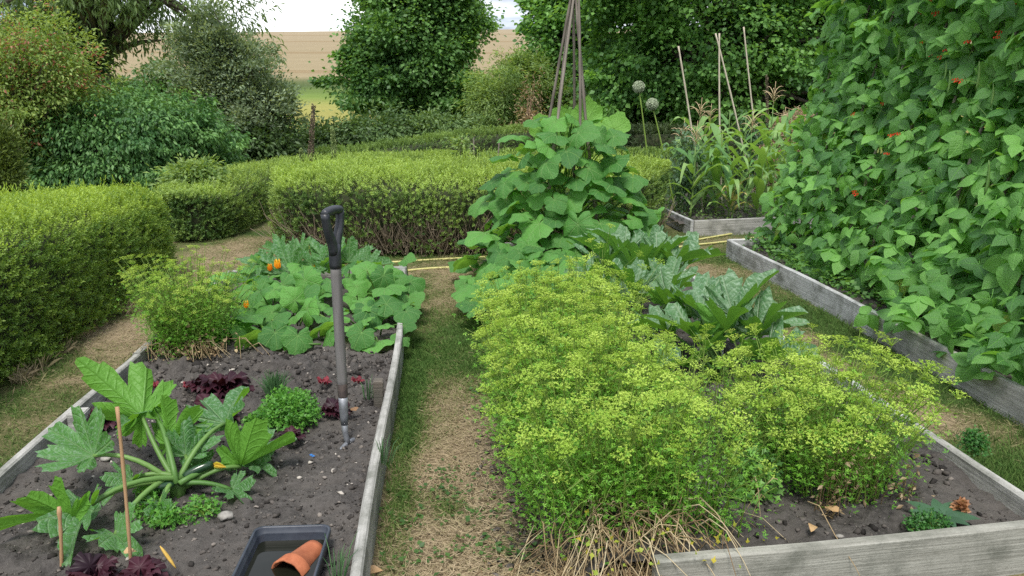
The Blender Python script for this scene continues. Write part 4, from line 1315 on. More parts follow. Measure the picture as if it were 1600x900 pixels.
front = courgette('courgette_plant', 'big courgette plant with one dark fruit beside the two bamboo canes', C0, [
    cl(222, 650, 2.78, 142, 572, 2.86, (-.35, 1.0, -.15)),       # upright leaf, pale underside towards the viewer
    cl(263, 695, 2.72, 258, 605, 2.74, (.12, 1, .1)),
    cl(352, 662, 2.85, 372, 596, 3.05, (-.3, -.55, .8)),
    cl(376, 730, 2.72, 488, 678, 2.80, (-.25, .5, .85), .22),
    cl(146, 712, 2.62, 70, 664, 2.70, (.1, -.75, .65)),
    cl(112, 812, 2.36, -12, 806, 2.34, (.05, .7, .75)),
    cl(135, 795, 2.40, 100, 868, 2.22, (-.2, -.5, 1)),
    cl(180, 835, 2.32, 215, 868, 2.22, (.2, -.6, .9)),
    cl(395, 722, 2.80, 440, 740, 2.72, (.1, -.5, .9), .13),
    cl(362, 765, 2.62, 402, 795, 2.50, (.2, -.6, .9), .13),
    cl(290, 712, 2.72, 330, 668, 2.80, (-.1, -.8, .4), .17),
    cl(205, 750, 2.60, 165, 778, 2.50, (-.1, -.6, .9), .12),
    cl(310, 735, 2.74, 292, 690, 2.85, (.3, -.6, .6), .12),
    cl(240, 640, 2.85, 200, 655, 2.80, (0, -.3, 1), .14),
    cl(250, 785, 2.5, 255, 815, 2.42, (.0, -.7, .8), .10),
], CLM)
fr = Buf().add(*tube(bend(at(283, 748, 2.62), at(333, 724, 2.66), .005, 8), np.array([.008, .0145, .0165, .0170, .0172, .0168, .0155, .010]), 12), tint=.5)
put('courgette_fruit', fr.mesh('courgette_fruit', plain_mat('courgette_skin', (0.008, 0.03, 0.012), (0.018, 0.055, 0.02), 0.22, 60, spec=.6, bump=0), front.location, True), front)
put_m('wilted_flower', Buf().scatter(lf_ovate(.5, -.3, .3, rows=4), frames(np.array([[math.cos(k_ * 1.25) * .3, math.sin(k_ * 1.25) * .3, 1] for k_ in range(5)]), np.array([[-math.cos(k_ * 1.25), -math.sin(k_ * 1.25), .2] for k_ in range(5)])), np.zeros((5, 3)), np.full(5, 1.0), np.linspace(0, 1, 5)).mesh('wilted_flower', leaf_mat('wilted_flower', (0.42, 0.46, 0.06), (0.7, 0.42, 0.05), .3), smooth=True), front, frames(np.array([.2, .5, .7]), np.array([.8, .2, -.2])), at(331, 725, 2.66), .05)
fr = Buf().add(*tube(bend(at(240, 762, 2.55), at(272, 757, 2.58), .0, 6), np.array([.008, .014, .015, .015, .013, .008]), 10), tint=.5)
put('courgette_fruit', fr.mesh('courgette_fruit', bpy.data.materials['courgette_skin'], front.location, True), front)

far_c = courgette('courgette_plant', 'bright green jagged courgette leaves standing at the far end of the left bed', (-.98, 5.75, .15), [
    cl(455, 425, 5.6, 430, 372, 5.75, (.1, -1, .1)), cl(497, 420, 5.6, 490, 372, 5.7, (0, -1, .2)), cl(520, 412, 5.6, 520, 366, 5.8, (-.2, -1, .4)), cl(420, 420, 5.6, 375, 400, 5.6, (0, -.6, .9)),
    cl(545, 410, 5.7, 585, 380, 5.8, (-.1, -.8, .7)), cl(470, 400, 5.8, 455, 370, 5.95, (0, -.8, .6)), cl(575, 415, 5.6, 612, 405, 5.6, (-.1, -.5, .9), .18), cl(400, 440, 5.4, 365, 440, 5.3, (0, -.5, 1), .2), cl(440, 395, 5.9, 400, 375, 6.0, (0, -.7, .7), .2)], CLM, .009)


def grey_courgette(label, cx, cy, n, hs, seed, spread=.42, size=(.24, .33), tilt=0.75):
    rg = random.Random(seed)
    L_ = []
    for i in range(n):
        a = i * 2.4 + rg.uniform(-.3, .3)
        f = (i + .5) / n
        rad = spread * (.25 + .75 * f) * rg.uniform(.8, 1.1)
        z = .13 + hs * (1 - .5 * f ** 1.5) * rg.uniform(.85, 1.1)
        p = np.array([cx + rad * math.cos(a), cy + rad * math.sin(a), z])
        o = np.array([math.cos(a), math.sin(a), 0])
        s = rg.uniform(*size)
        d = o * rg.uniform(.45, .9) + np.array([0, 0, rg.uniform(.3, 1.1) * (1.25 - f)])
        tip = p + nrm(d) * s * .86
        nh = -o * (.5 * (1 - f)) + np.array([0, -.45, 1.0]) + o * .2 * f
        nh = -o * (.95 - .3 * f) + np.array([0, -.1, .75])
        L_.append((p, tip, nh, s))
    return courgette('courgette_plant', label, (cx, cy, .13), L_, CLG, .010)


grey_courgette('grey mottled courgette with tall pale stalks beside the right bed edge', 1.33, 3.60, 13, .27, 5, .32, (.20, .30))
grey_courgette('silver mottled courgette just in front of the climbing squash', 1.25, 4.85, 13, .33, 8, .40, (.22, .32))
grey_courgette('low courgette half hidden behind the parsley in the right bed', 1.15, 4.15, 8, .27, 9, .36, (.18, .25))

# --- runner beans
RB = lf_ovate(.86, .32, .22, .9, 1.0, 6)


def bean_leaf(seed):
    rg = np.random.default_rng(seed)
    b = Buf()
    b.add(*tube(bend((0, -.55, -.18), (0, 0.02, 0), .05, 4), [.016, .013, .011, .010], 3, False), tint=.5)
    for ang, y0, s in ((0, .16, 1.0), (1.35, 0, .88), (-1.35, 0, .88)):
        lv = lf_ovate(.88, rg.uniform(.15, .5), rg.uniform(.1, .35), .9, 1.0, 6, .012, seed * 31 + int(ang * 4) + 9)
        d = np.array([[math.sin(ang) + rg.normal(0, .15), math.cos(ang) + rg.normal(0, .15), rg.uniform(-.45, .2)]])
        b.scatter(lv, frames(d, np.array([[rg.normal(0, .4), rg.normal(0, .35), 1]])), np.array([[math.sin(ang) * .13, y0 + .05, rg.normal(0, .04)]]), np.array([s * rg.uniform(.8, 1.1)]))
    return b


BL = [bean_leaf(k) for k in range(8)]
BLM = [b.mesh('bean_leaf', BEAN, smooth=True) for b in BL]
frame = thing('bean_cane_frame', 'rows of grey canes under the climbing runner beans', 'plant support', (2.9, 3, .1))


def bean_x(z, y):
    """leaf surface of the near row: leans back with height, bulges low down"""
    return 2.93 + .235 * (z - .15) - .10 * np.exp(-((z - .75) / .45) ** 2) + .22 * (vnoise(np.asarray(y) * 2.3, np.asarray(z) * 2.3, 5) - .5) + 0.05 * np.clip(y - 6.3, 0, 1)


for i, y in enumerate(np.arange(2.45, 6.95, .36)):
    put('cane', cane_buf((3.0, y, .05), (3.62, y + U(-.05, .05), 2.75), .011, .008).mesh('cane', CANE, frame.location), frame)
    put('cane', cane_buf((4.1, y + .1, .05), (3.48, y + U(-.02, .1), 2.75), .011, .008).mesh('cane', CANE, frame.location), frame)
put('ridge_cane', cane_buf((3.55, 2.2, 2.5), (3.55, 7.1, 2.5), .013, .012).mesh('ridge_cane', CANE, frame.location), frame)
put('cane', cane_buf((2.78, 2.98, .3), (3.32, 3.9, 2.2), .014, .011, tint=.9).mesh('cane', CANE, frame.location), frame)
beans = thing('runner_beans', 'tall wall of runner beans with scarlet flowers on the right', 'bean plants', (3.1, 4.5, .1))


def bean_spots(n, y0, y1, z0, z1, seed, min_d=.085, xo=0.0, back=False):
    rg = np.random.default_rng(seed)
    yy = y0 + (y1 - y0) * rg.random(n); zz = z0 + (z1 - z0) * rg.random(n) ** .95
    lim = 2.75 - .35 * np.clip(yy - 6.2, 0, 1)
    k = zz < lim
    yy, zz = yy[k], zz[k]
    xx = bean_x(zz, yy) + xo + np.abs(rg.normal(0, .05, len(yy)))
    P = np.stack([xx, yy, zz], 1)
    if min_d:
        keep = []
        cells = {}
        for i, p in enumerate(P):
            c = tuple((p[1:] / min_d).astype(int))
            ok = True
            for da in (-1, 0, 1):
                for db in (-1, 0, 1):
                    for q in cells.get((c[0] + da, c[1] + db), ()):
                        if np.hypot(*(P[q, 1:] - p[1:])) < min_d * rg.uniform(.7, 1.15):
                            ok = False
            if ok:
                keep.append(i); cells.setdefault(c, []).append(i)
        P = P[keep]
    m = len(P)
    d = np.stack([rg.normal(-.65, .3, m), rg.normal(-.25, .55, m), rg.normal(-.5, .3, m)], 1)
    nn = np.stack([rg.normal(-.5, .3, m), rg.normal(-.3, .3, m), rg.normal(1.0, .25, m)], 1)
    return P, d, nn, rg


P, d, nn, rg = bean_spots(5200, 2.3, 7.02, .12, 2.75, 21, .087)
sz = rg.uniform(.062, .132, len(P)) * np.interp(P[:, 1], [2.4, 4.2], [1.3, 1.0])
dist = np.linalg.norm(P - [0, 0, 1.5], axis=1)
vis = (P[:, 0] / P[:, 1] < .78) & (P[:, 2] < 1.52 + .12 * P[:, 1])
o_ = np.argsort(dist + 100 * ~vis)
near_, rest = o_[:300], o_[300:]
for i in near_:
    put_m('leaf', BLM[i % 8], beans, frames(d[i], nn[i]), P[i], sz[i])
bf = Buf()
for k in range(8):
    q = rest[rest % 8 == k]
    base = (np.concatenate(BL[k].V), np.concatenate(BL[k].F), np.concatenate(BL[k].U))
    bf.scatter(base, frames(d[q], nn[q]), P[q], sz[q], rg.random(len(q)))
# second layer inside and the far row of the same frame
P2, d2, n2_, rg = bean_spots(4200, 2.4, 7.0, .2, 2.7, 22, .09, .15)
P3, d3, n3_, rg = bean_spots(3600, 2.4, 6.9, .2, 2.7, 23, .10, .0)
P3[:, 0] = 4.15 - .235 * P3[:, 2] + rng.normal(0, .06, len(P3)); d3[:, 0] *= -1; n3_[:, 0] *= -1
# end face of the row, at the far left in the photograph
Pe = np.stack([U(3.1, 3.9, 150), rng.normal(7.02, .06, 150), U(.2, 2.35, 150)], 1)
Pe = Pe[Pe[:, 0] > 2.98 + .22 * Pe[:, 2]]
de = np.stack([rng.normal(-.3, .4, len(Pe)), rng.normal(.3, .4, len(Pe)), rng.normal(-.5, .4, len(Pe))], 1)
ne = np.stack([rng.normal(-.3, .3, len(Pe)), rng.normal(.5, .3, len(Pe)), np.full(len(Pe), .8)], 1)
m = 3300
Pi = np.stack([U(3.2, 3.75, m), U(2.5, 6.9, m), U(.2, 2.9, m)], 1)
di = rng.normal(0, .5, (m, 3)) + [-.4, 0, -.5]; ni = rng.normal(0, .4, (m, 3)) + [-.5, -.3, .8]
for Pq, dq, nq in ((P2, d2, n2_), (P3, d3, n3_), (Pe, de, ne), (Pi, di, ni)):
    for k in range(8):
        q = np.arange(len(Pq)) % 8 == k
        base = (np.concatenate(BL[k].V), np.concatenate(BL[k].F), np.concatenate(BL[k].U))
        bf.scatter(base, frames(dq[q], nq[q]), Pq[q], rng.uniform(.075, .115, q.sum()), rng.random(q.sum()))
# low leaves spilling over the board
for k in range(8):
    m = 14
    y = U(2.7, 4.6, m); Pq = np.stack([U(2.58, 2.95, m), y, U(.14, .5, m)], 1)
    base = (np.concatenate(BL[k].V), np.concatenate(BL[k].F), np.concatenate(BL[k].U))
    bf.scatter(base, frames(np.stack([rng.normal(-.5, .3, m), rng.normal(-.3, .4, m), rng.normal(-.3, .3, m)], 1), np.stack([rng.normal(-.4, .3, m), rng.normal(-.4, .3, m), np.ones(m)], 1)), Pq, U(.07, .115, m), rng.random(m))
put('foliage', bf.mesh('foliage', BEAN_T, beans.location, True), beans, kind='stuff')
# vines twining up the canes and thin tips
vb = Buf()
for y in np.arange(2.5, 7.0, .18):
    z = np.linspace(.1, 2.7, 26); ph = random.uniform(0, 6)
    vb.add(*tube(np.stack([3.0 + .235 * (z - .1) + .03 * np.cos(z * 9 + ph), y + .04 * np.sin(z * 9 + ph) + .05 * np.sin(z * 2 + ph), z], 1), np.linspace(.005, .003, 26), 4), tint=random.random() * .6)
for i in range(60):
    z0 = random.uniform(.4, 2.3); y0 = random.uniform(2.6, 7.05); p0 = np.array([float(bean_x(z0, y0)), y0, z0])
    vb.add(*tube(bend(p0, p0 + [random.uniform(-.16, -.02), random.gauss(0, .12), random.uniform(-.05, .16)], .02, 6), .0022, 3), tint=random.random())
put('vine', vb.mesh('vine', STEM_T, beans.location, True), beans)
# scarlet flowers and hanging pods
RED = leaf_mat('bean_flower', (0.55, 0.02, 0.008), (0.75, 0.06, 0.02), 0.25, per_object=True)
fb = Buf()
rg = np.random.default_rng(4)
q = rg.normal(0, 1, (9, 3)) * [.3, .3, .7]
for k in range(3):
    dd = rg.normal(0, 1, (9, 3)); fb.scatter(lf_ovate(.9, .3, .2, rows=3), frames(dd, rg.normal(0, 1, (9, 3))), q, rg.uniform(.45, .7, 9))
FBM = fb.mesh('bean_flower', RED)
for px_, py_ in [(1475, 62), (1453, 62), (1438, 68), (1512, 65), (1470, 88), (1500, 126), (1493, 124), (1380, 161), (1392, 211), (1386, 240), (1337, 303), (1453, 85), (1558, 58), (1585, 4), (1453, 1), (1462, 20), (1440, 18), (1333, 178), (1402, 209), (1465, 74), (1478, 78), (1561, 50), (1335, 299)]:
    Y_ = 3.0
    for _ in range(40):
        p = at(px_, py_, Y_)
        e = float(bean_x(p[2], p[1])) - .07 - p[0]
        if abs(e) < .01:
            break
        Y_ += e * .9
    put_m('flower', FBM, beans, frames(np.array([random.gauss(0, .2), random.gauss(0, .3), 1.]), np.array([-1., 0, 0])), p, random.uniform(.012, .018))
pod = Buf().add(*tube(bend((0, 0, 0), (0.02, 0.0, -1), 0, 7, (.06, 0, 0)), np.array([.012, .03, .042, .046, .045, .036, .01]), 5))
PODM = pod.mesh('bean_pod', STEM, smooth=True)
for px_, py_ in [(1478, 95), (1530, 95), (1552, 130), (1496, 35), (1545, 250), (1405, 60), (1484, 110), (1590, 95)]:
    Y_ = 3.0
    for _ in range(40):
        p = at(px_, py_, Y_)
        Y_ += (float(bean_x(p[2], p[1])) - .08 - p[0]) * .9
    put_m('bean_pod', PODM, beans, np.eye(3), p, random.uniform(.12, .2))
# low ground plants inside the bed edge
b = Buf()
m = 700
b.scatter(LF_ROUND, frames(rng.normal(0, 1, (m, 3)) * [1, 1, .4], np.stack([rng.normal(0, .5, m), rng.normal(0, .5, m), np.ones(m)], 1)), np.stack([U(2.7, 2.95, m), U(4.7, 6.85, m), U(.12, .24, m)], 1), U(.025, .05, m), rng.random(m) * .6)
put('bed_edge_weeds', b.mesh('bed_edge_weeds', M_HAZEL2), kind='stuff')

# --- parsley gone to flower
UMB = leaf_mat('parsley_umbel', (0.26, 0.42, 0.045), (0.48, 0.62, 0.12), 0.32, rough=0.7, per_object=True)
UMB_T = leaf_mat('parsley_umbel_tinted', (0.26, 0.42, 0.045), (0.48, 0.62, 0.12), 0.32, rough=0.7)
PARS = leaf_mat('parsley_leaf', (0.08, 0.27, 0.025), (0.24, 0.48, 0.06), 0.35)
PSTEM = leaf_mat('parsley_stem', (0.12, 0.22, 0.035), (0.27, 0.38, 0.08), 0.15)
DEAD = tint_mat('dead_stem', [(0.0, (0.20, 0.13, 0.07)), (0.5, (0.42, 0.32, 0.18)), (1.0, (0.62, 0.53, 0.35))], 0.8, trans=.1)


def umbel(seed):
    """a shallow dome of rays, each ending in a small clump of florets; unit radius, stalk end at origin"""
    rg = np.random.default_rng(seed)
    b = Buf()
    k = 13
    a = np.arange(k) * 2.4 + rg.uniform(0, 6); r = np.sqrt((np.arange(k) + .4) / k) * rg.uniform(.85, 1.1, k)
    tips = np.stack([r * np.cos(a), r * np.sin(a), .75 - .28 * r * r + rg.normal(0, .05, k)], 1)
    V, F = tubes(np.stack([np.zeros((k, 3)), tips * .55 + [0, 0, .08], tips], 1), np.array([.03, .022, .018]), 3)
    b.add(V, F, .2)
    f = 8
    q = np.repeat(tips, f, 0) + rg.normal(0, 1, (k * f, 3)) * [.085, .085, .025]
    dd = rg.normal(0, 1, (k * f, 3)) * [1, 1, .3]
    b.scatter(LF_ROUND, frames(dd, np.stack([rg.normal(0, .4, k * f), rg.normal(0, .4, k * f), np.ones(k * f)], 1)), q - nrm(dd) * .06, rg.uniform(.11, .19, k * f), rg.random(k * f))
    return b


UB = [umbel(k) for k in range(5)]
UBM = [b.mesh('flower_head', UMB) for b in UB]


def parsley(label, region, n_umb, n_leaf, H, loc, seed, dead=60, size=(.018, .042), group=None, lean=.16):
    """region(n) gives foot points (x, y) and canopy height factor"""
    rg = np.random.default_rng(seed)
    root = thing('flowering_parsley', label, 'parsley', loc, group)
    off = np.asarray(loc)
    fx, fy, fh, ox, oy = region(n_umb, rg)
    h = H * fh * np.where(rg.random(n_umb) < .12, rg.uniform(1.0, 1.18, n_umb), rg.uniform(.55, 1.02, n_umb))
    foot = np.stack([fx, fy, np.full(n_umb, .11)], 1)
    tip = np.stack([fx + ox * lean * h / H + rg.normal(0, .03, n_umb), fy + oy * lean * h / H + rg.normal(0, .03, n_umb), .11 + h], 1)
    s = rg.uniform(*size, n_umb)
    axis = nrm(np.stack([ox * .35 + rg.normal(0, .2, n_umb), oy * .35 + rg.normal(0, .2, n_umb), np.ones(n_umb)], 1))
    M = frames(nrm(np.cross(axis, rg.normal(0, 1, (n_umb, 3)))), axis)
    near = np.argsort(np.linalg.norm(tip - [0, 0, 1.5], axis=1) + .8 * rg.random(n_umb))
    for i in near[:300]:
        put_m('flower_head', UBM[i % 5], root, M[i], tip[i], s[i])
    b = Buf()
    for k in range(5):
        q = near[300:][near[300:] % 5 == k]
        if len(q):
            b.scatter((np.concatenate(UB[k].V), np.concatenate(UB[k].F), np.concatenate(UB[k].U)), M[q], tip[q], s[q], rg.random(len(q)))
    if b.n:
        put('flower_heads', b.mesh('flower_heads', UMB_T, off), root, kind='stuff')
    mid = foot * .5 + tip * .5 - np.stack([ox, oy, 0 * ox], 1) * .04 + rg.normal(0, .015, foot.shape)
    V, F = tubes(np.stack([foot, mid, tip], 1), np.array([.0035, .0024, .0014]), 3)
    b = Buf().add(V, F, np.repeat(rg.random(n_umb), 9))
    # side shoots
    k = rg.integers(0, n_umb, n_umb * 2); t = rg.uniform(.3, .85, (n_umb * 2, 1))
    p0 = foot[k] * (1 - t) + tip[k] * t; p1 = p0 + rg.normal(0, 1, p0.shape) * [.05, .05, .02] + [0, 0, .05]
    V, F = tubes(np.stack([p0, (p0 + p1) / 2 + [0, 0, .008], p1], 1), np.array([.0016, .0013, .001]), 3)
    b.add(V, F, np.repeat(rg.random(len(k)), 9))
    put('stems', b.mesh('stems', PSTEM, off), root, kind='stuff')
    # fine cut leaves along the stems
    k = rg.integers(0, n_umb, n_leaf); t = np.clip(rg.beta(1.6, 1.9, n_leaf), .03, .92)[:, None]
    q = foot[k] * (1 - t) + tip[k] * t + rg.normal(0, 1, (n_leaf, 3)) * [.042, .042, .024]
    q[:, 2] = np.maximum(q[:, 2], .12)
    b = Buf()
    dd = np.stack([rg.normal(0, 1, n_leaf), rg.normal(0, 1, n_leaf), rg.normal(.1, .5, n_leaf)], 1)
    nn_ = np.stack([rg.normal(0, .5, n_leaf), rg.normal(0, .5, n_leaf), np.ones(n_leaf)], 1)
    fb_ = Buf()
    for a_ in (-.95, 0, .95):
        fb_.scatter(lf_fold(.34), frames(np.array([[math.sin(a_), math.cos(a_), .1]]), np.array([[0, 0, 1.]])), np.array([[0, .12 if a_ == 0 else 0, 0]]), np.array([1.0 if a_ == 0 else .85]))
    b.scatter((np.concatenate(fb_.V), np.concatenate(fb_.F), np.concatenate(fb_.U)), frames(dd, nn_), q, rg.uniform(.007, .018, n_leaf), np.clip(.25 + .45 * t[:, 0] + rg.normal(0, .2, n_leaf), 0, 1))
    put('leaves', b.mesh('leaves', PARS, off), root, kind='stuff')
    return root, off


def reg_big(n, rg):
    y = 2.17 + 2.0 * rg.random(n) ** 1.1
    hw = np.interp(y, [2.1, 2.5, 3.3, 4.1], [.33, .28, .25, .22])
    cx = np.interp(y, [2.1, 2.5, 3.3, 4.1], [.63, .53, .52, .58])
    s = rg.uniform(-1, 1, n)
    x = cx + hw * s
    fh = np.interp(y, [2.1, 2.3, 2.7, 3.6, 4.2], [.86, .95, 1.0, .98, .8]) * (1 - .16 * np.abs(s) ** 3)
    fh *= .86 + .28 * fbm(x * 4, y * 4, 77)
    return x, y, fh, np.where(s > 0, s * .45, s), np.where(y < 2.4, -.8, 0.0) + rg.normal(0, .3, n)


pr, off = parsley('large yellow green bank of flowering parsley filling the left side of the right bed', reg_big, 1000, 46000, .53, (.7, 2.5, .1), 1)
rg = np.random.default_rng(12)
# straw-dry old stems hanging over the front edge
m = 190
p0 = np.stack([rg.uniform(.28, 1.15, m), 2.12 + rg.normal(0, .04, m) + .2 * rg.random(m), rg.uniform(.12, .24, m)], 1)
p0[:150, 0] = rg.uniform(.40, .76, 150)
p1 = p0 + np.stack([rg.normal(-.02, .14, m), -rg.uniform(.0, .24, m), 0 * p0[:, 0]], 1); p1[:, 2] = rg.uniform(-.0, .1, m)
pm = (p0 + p1) / 2 + np.stack([rg.normal(0, .02, m), 0 * p0[:, 0], rg.uniform(.02, .09, m)], 1)
V, F = tubes(np.stack([p0, p0 * .6 + pm * .4 + [0, 0, .03], pm, pm * .4 + p1 * .6 + [0, 0, .01], p1], 1), np.array([.0022, .002, .0017, .0014, .0009]), 3)
put('dead_stems', Buf().add(V, F, np.repeat(rg.random(m), 15)).mesh('dead_stems', DEAD, off), pr, kind='stuff')
b = Buf(); m = 90
b.scatter((np.array([(0, 0, 0), (.16, .5, .05), (.34, .5, .08), (.3, .72, .03), (0, 1, -.12), (-.3, .72, .03), (-.34, .5, .08), (-.16, .5, .05)]), np.array([(0, 1, 7), (1, 2, 3), (1, 3, 7), (3, 4, 5), (3, 5, 7), (5, 6, 7)]), np.zeros((8, 2))), frames(rg.normal(0, 1, (m, 3)), rg.normal(0, 1, (m, 3)) + [0, -.6, .6]), np.stack([rg.choice([.42, .62, .78, .70, .5, .9], m) + rg.normal(0, .05, m), 2.04 + rg.normal(0, .06, m), rg.uniform(.03, .24, m)], 1), rg.uniform(.012, .028, m), rg.random(m))
put('yellowed_leaves', b.mesh('yellowed_leaves', leaf_mat('yellowed_leaf', (0.5, 0.42, 0.05), (0.26, 0.36, 0.05), .3), off), pr, kind='stuff')
b = Buf(); m = 2600
x_ = rg.normal(.48, .15, m); y_ = rg.normal(2.05, .13, m)
a_ = rg.uniform(0, 6.28, m)
put('straw_litter', Buf().add(*tubes(np.stack([np.stack([x_ - .03 * np.cos(a_), y_ - .03 * np.sin(a_), .012 + .04 * rg.random(m) * (x_ > .3)], 1), np.stack([x_, y_, .018 + .06 * rg.random(m) * (x_ > .3)], 1), np.stack([x_ + .035 * np.cos(a_), y_ + .035 * np.sin(a_), .008 + .03 * rg.random(m) * (x_ > .3)], 1)], 1), np.array([.0016, .0016, .001]), 3), tint=np.repeat(rg.random(m) * .8, 9)).mesh('straw_litter', DEAD), kind='stuff')


def reg_right(n, rg):
    a = rg.uniform(0, 6.28, n); r = np.sqrt(rg.random(n))
    x = 1.40 + .20 * r * np.cos(a); y = 2.60 + .28 * r * np.sin(a)
    return x, y, (1 - .12 * r ** 2) * (.8 + .3 * fbm(x * 5, y * 5, 78)), r * np.cos(a) * 1.1, r * np.sin(a) * 1.0


pr2, off2 = parsley('rounded flowering parsley clump near the front right corner of its bed', reg_right, 260, 7500, .48, (1.37, 2.58, .1), 2, size=(.022, .046), lean=.2)


m = 240
rg = np.random.default_rng(33)
cc_ = np.array([[1.33, 2.33, .30], [1.42, 2.36, .24], [1.29, 2.30, .17], [1.55, 2.32, .2]])[rg.integers(0, 4, m)]
q = cc_ + rg.normal(0, 1, (m, 3)) * [.03, .02, .06]; q[:, 2] = np.maximum(q[:, 2], .12)
b = Buf().scatter(LF, frames(rg.normal(0, 1, (m, 3)) + [0, 0, -.5], rg.normal(0, 1, (m, 3))), q, rg.uniform(.012, .03, m), rg.random(m))
k_ = rg.integers(0, m, 70)
V, F = tubes(np.stack([np.stack([q[k_, 0], q[k_, 1] + .03, 0 * k_ + .11], 1), q[k_] * .5 + np.stack([q[k_, 0], q[k_, 1] + .05, 0 * k_ + .11], 1) * .5, q[k_]], 1), np.array([.002, .0018, .001]), 3)
b.add(V, F, .3)
put('withered_leaves', b.mesh('withered_leaves', M_BROWN, off2), pr2, kind='stuff')


def reg_mid(n, rg):
    x = rg.uniform(.9, 1.2, n); y = rg.uniform(2.5, 3.15, n)
    return x, y, rg.uniform(.6, 1., n), rg.normal(0, .6, n), rg.normal(0, .6, n)


parsley('thin airy parsley linking the large bank and the rounded clump', reg_mid, 60, 1300, .44, (1.15, 2.9, .1), 4)


def reg_back(n, rg):
    x = rg.uniform(.75, 1.05, n); y = rg.uniform(3.9, 4.5, n)
    return x, y, rg.uniform(.7, 1.1, n), rg.normal(0, .7, n), rg.normal(0, .5, n)


parsley('sparse parsley flower heads standing in front of the silver mottled courgette', reg_back, 70, 900, .5, (.9, 4.2, .1), 5)


def reg_left(n, rg):
    a = rg.uniform(0, 6.28, n); r = np.sqrt(rg.random(n))
    x = -1.40 + .15 * r * np.cos(a); y = 4.33 + .22 * r * np.sin(a)
    return x, y, (1 - .14 * r ** 2), r * np.cos(a) * 1.1, r * np.sin(a) * 1.0


pl, offl = parsley('bright flowering parsley clump at the left edge of the left bed', reg_left, 330, 9500, .47, (-1.40, 4.33, .1), 3, size=(.015, .027), lean=.2)
m = 70
p0 = np.stack([rg.normal(-1.36, .12, m), 4.18 + rg.normal(0, .05, m), rg.uniform(.12, .22, m)], 1); p1 = p0 + np.stack([rg.normal(.06, .09, m), -rg.uniform(0, .12, m), 0 * p0[:, 0]], 1); p1[:, 2] = .125
V, F = tubes(np.stack([p0, (p0 + p1) / 2 + [0, 0, .05], p1], 1), np.array([.002, .002, .0012]), 3)
b = Buf().add(V, F, np.repeat(rg.random(m) * .8, 9))
m = 260; q = np.stack([rg.normal(-1.34, .09, m), 4.14 + rg.normal(0, .04, m), .13 + np.abs(rg.normal(0, .05, m))], 1)
b.scatter(lf_ovate(.8, .3, .3, rows=3, wob=.1), frames(rg.normal(0, 1, (m, 3)), rg.normal(0, 1, (m, 3))), q, rg.uniform(.012, .03, m), rg.random(m) * .7)
put('dead_stems', b.mesh('dead_stems', DEAD, offl), pl, kind='stuff')

# --- sweetcorn and tomatoes in the far bed
CORN = leaf_mat('corn_leaf', (0.11, 0.26, 0.08), (0.30, 0.47, 0.16), 0.42, per_object=True, under=(0.16, 0.3, 0.08))
CORN_STEM = leaf_mat('corn_stem', (0.12, 0.22, 0.06), (0.24, 0.32, 0.1), 0.1, per_object=True)
TASSEL = plain_mat('corn_tassel', (0.42, 0.31, 0.17), (0.58, 0.46, 0.28), 0.8)


def strap(seed):
    """an arching strap leaf of unit length leaving the stalk along +Y"""
    rg = np.random.default_rng(seed)
    n = 9; t = np.linspace(0, 1, n)
    up_, dr = rg.uniform(.8, 1.35), rg.uniform(.6, 1.4)
    y = t * (1 - .25 * t); z = up_ * t - dr * t ** 2.2
    w_ = .085 * np.sin(np.pi * np.clip(t, 0.02, 1) ** .55) ** .7 * (1 - .3 * t)
    x = rg.normal(0, .06) * t ** 2
    V = []; Uv = []
    for i in range(n):
        wob = .02 * math.sin(i * 1.9 + seed)
        for s in (-1, 0, 1):
            V.append((x[i] + s * w_[i], y[i], z[i] + .35 * abs(s) * w_[i] + wob * s)); Uv.append((s * w_[i], t[i]))
    F = []
    for i in range(n - 1):
        for j in range(2):
            p = i * 3 + j; F += [(p, p + 1, p + 4), (p, p + 4, p + 3)]
    return Buf().add(np.array(V), np.array(F), .5, np.array(Uv))


STR = [strap(k).mesh('corn_leaf', CORN, smooth=True) for k in range(6)]


def corn_stem(h):
    b = Buf().add(*tube(bend((0, 0, -.03), (.02, 0, h), 0, 8, (.015, .01, 0)), np.linspace(.013, .006, 8), 6))
    return b.mesh('stalk', CORN_STEM)


def tassel_mesh(seed):
    rg = np.random.default_rng(seed); b = Buf()
    b.add(*tube(bend((0, 0, 0), (.01, 0, .26), 0, 5), np.linspace(.005, .0025, 5), 4))
    for k in range(9):
        a = k * 2.4; z = .03 + .012 * k
        e = np.array([.13 * math.cos(a), .13 * math.sin(a), z + rg.uniform(.02, .12)])
        b.add(*tube(bend((0, 0, z), e, .035, 5), np.linspace(.0045, .003, 5), 3))
    return b.mesh('tassel', TASSEL)


TAS = [tassel_mesh(k) for k in range(3)]
COBM = Buf().add(*tube([(0, 0, 0), (.012, 0, .06), (.025, 0, .13), (.03, 0, .17)], [.012, .019, .016, .005], 7)).mesh('cob', CORN_STEM, smooth=True)


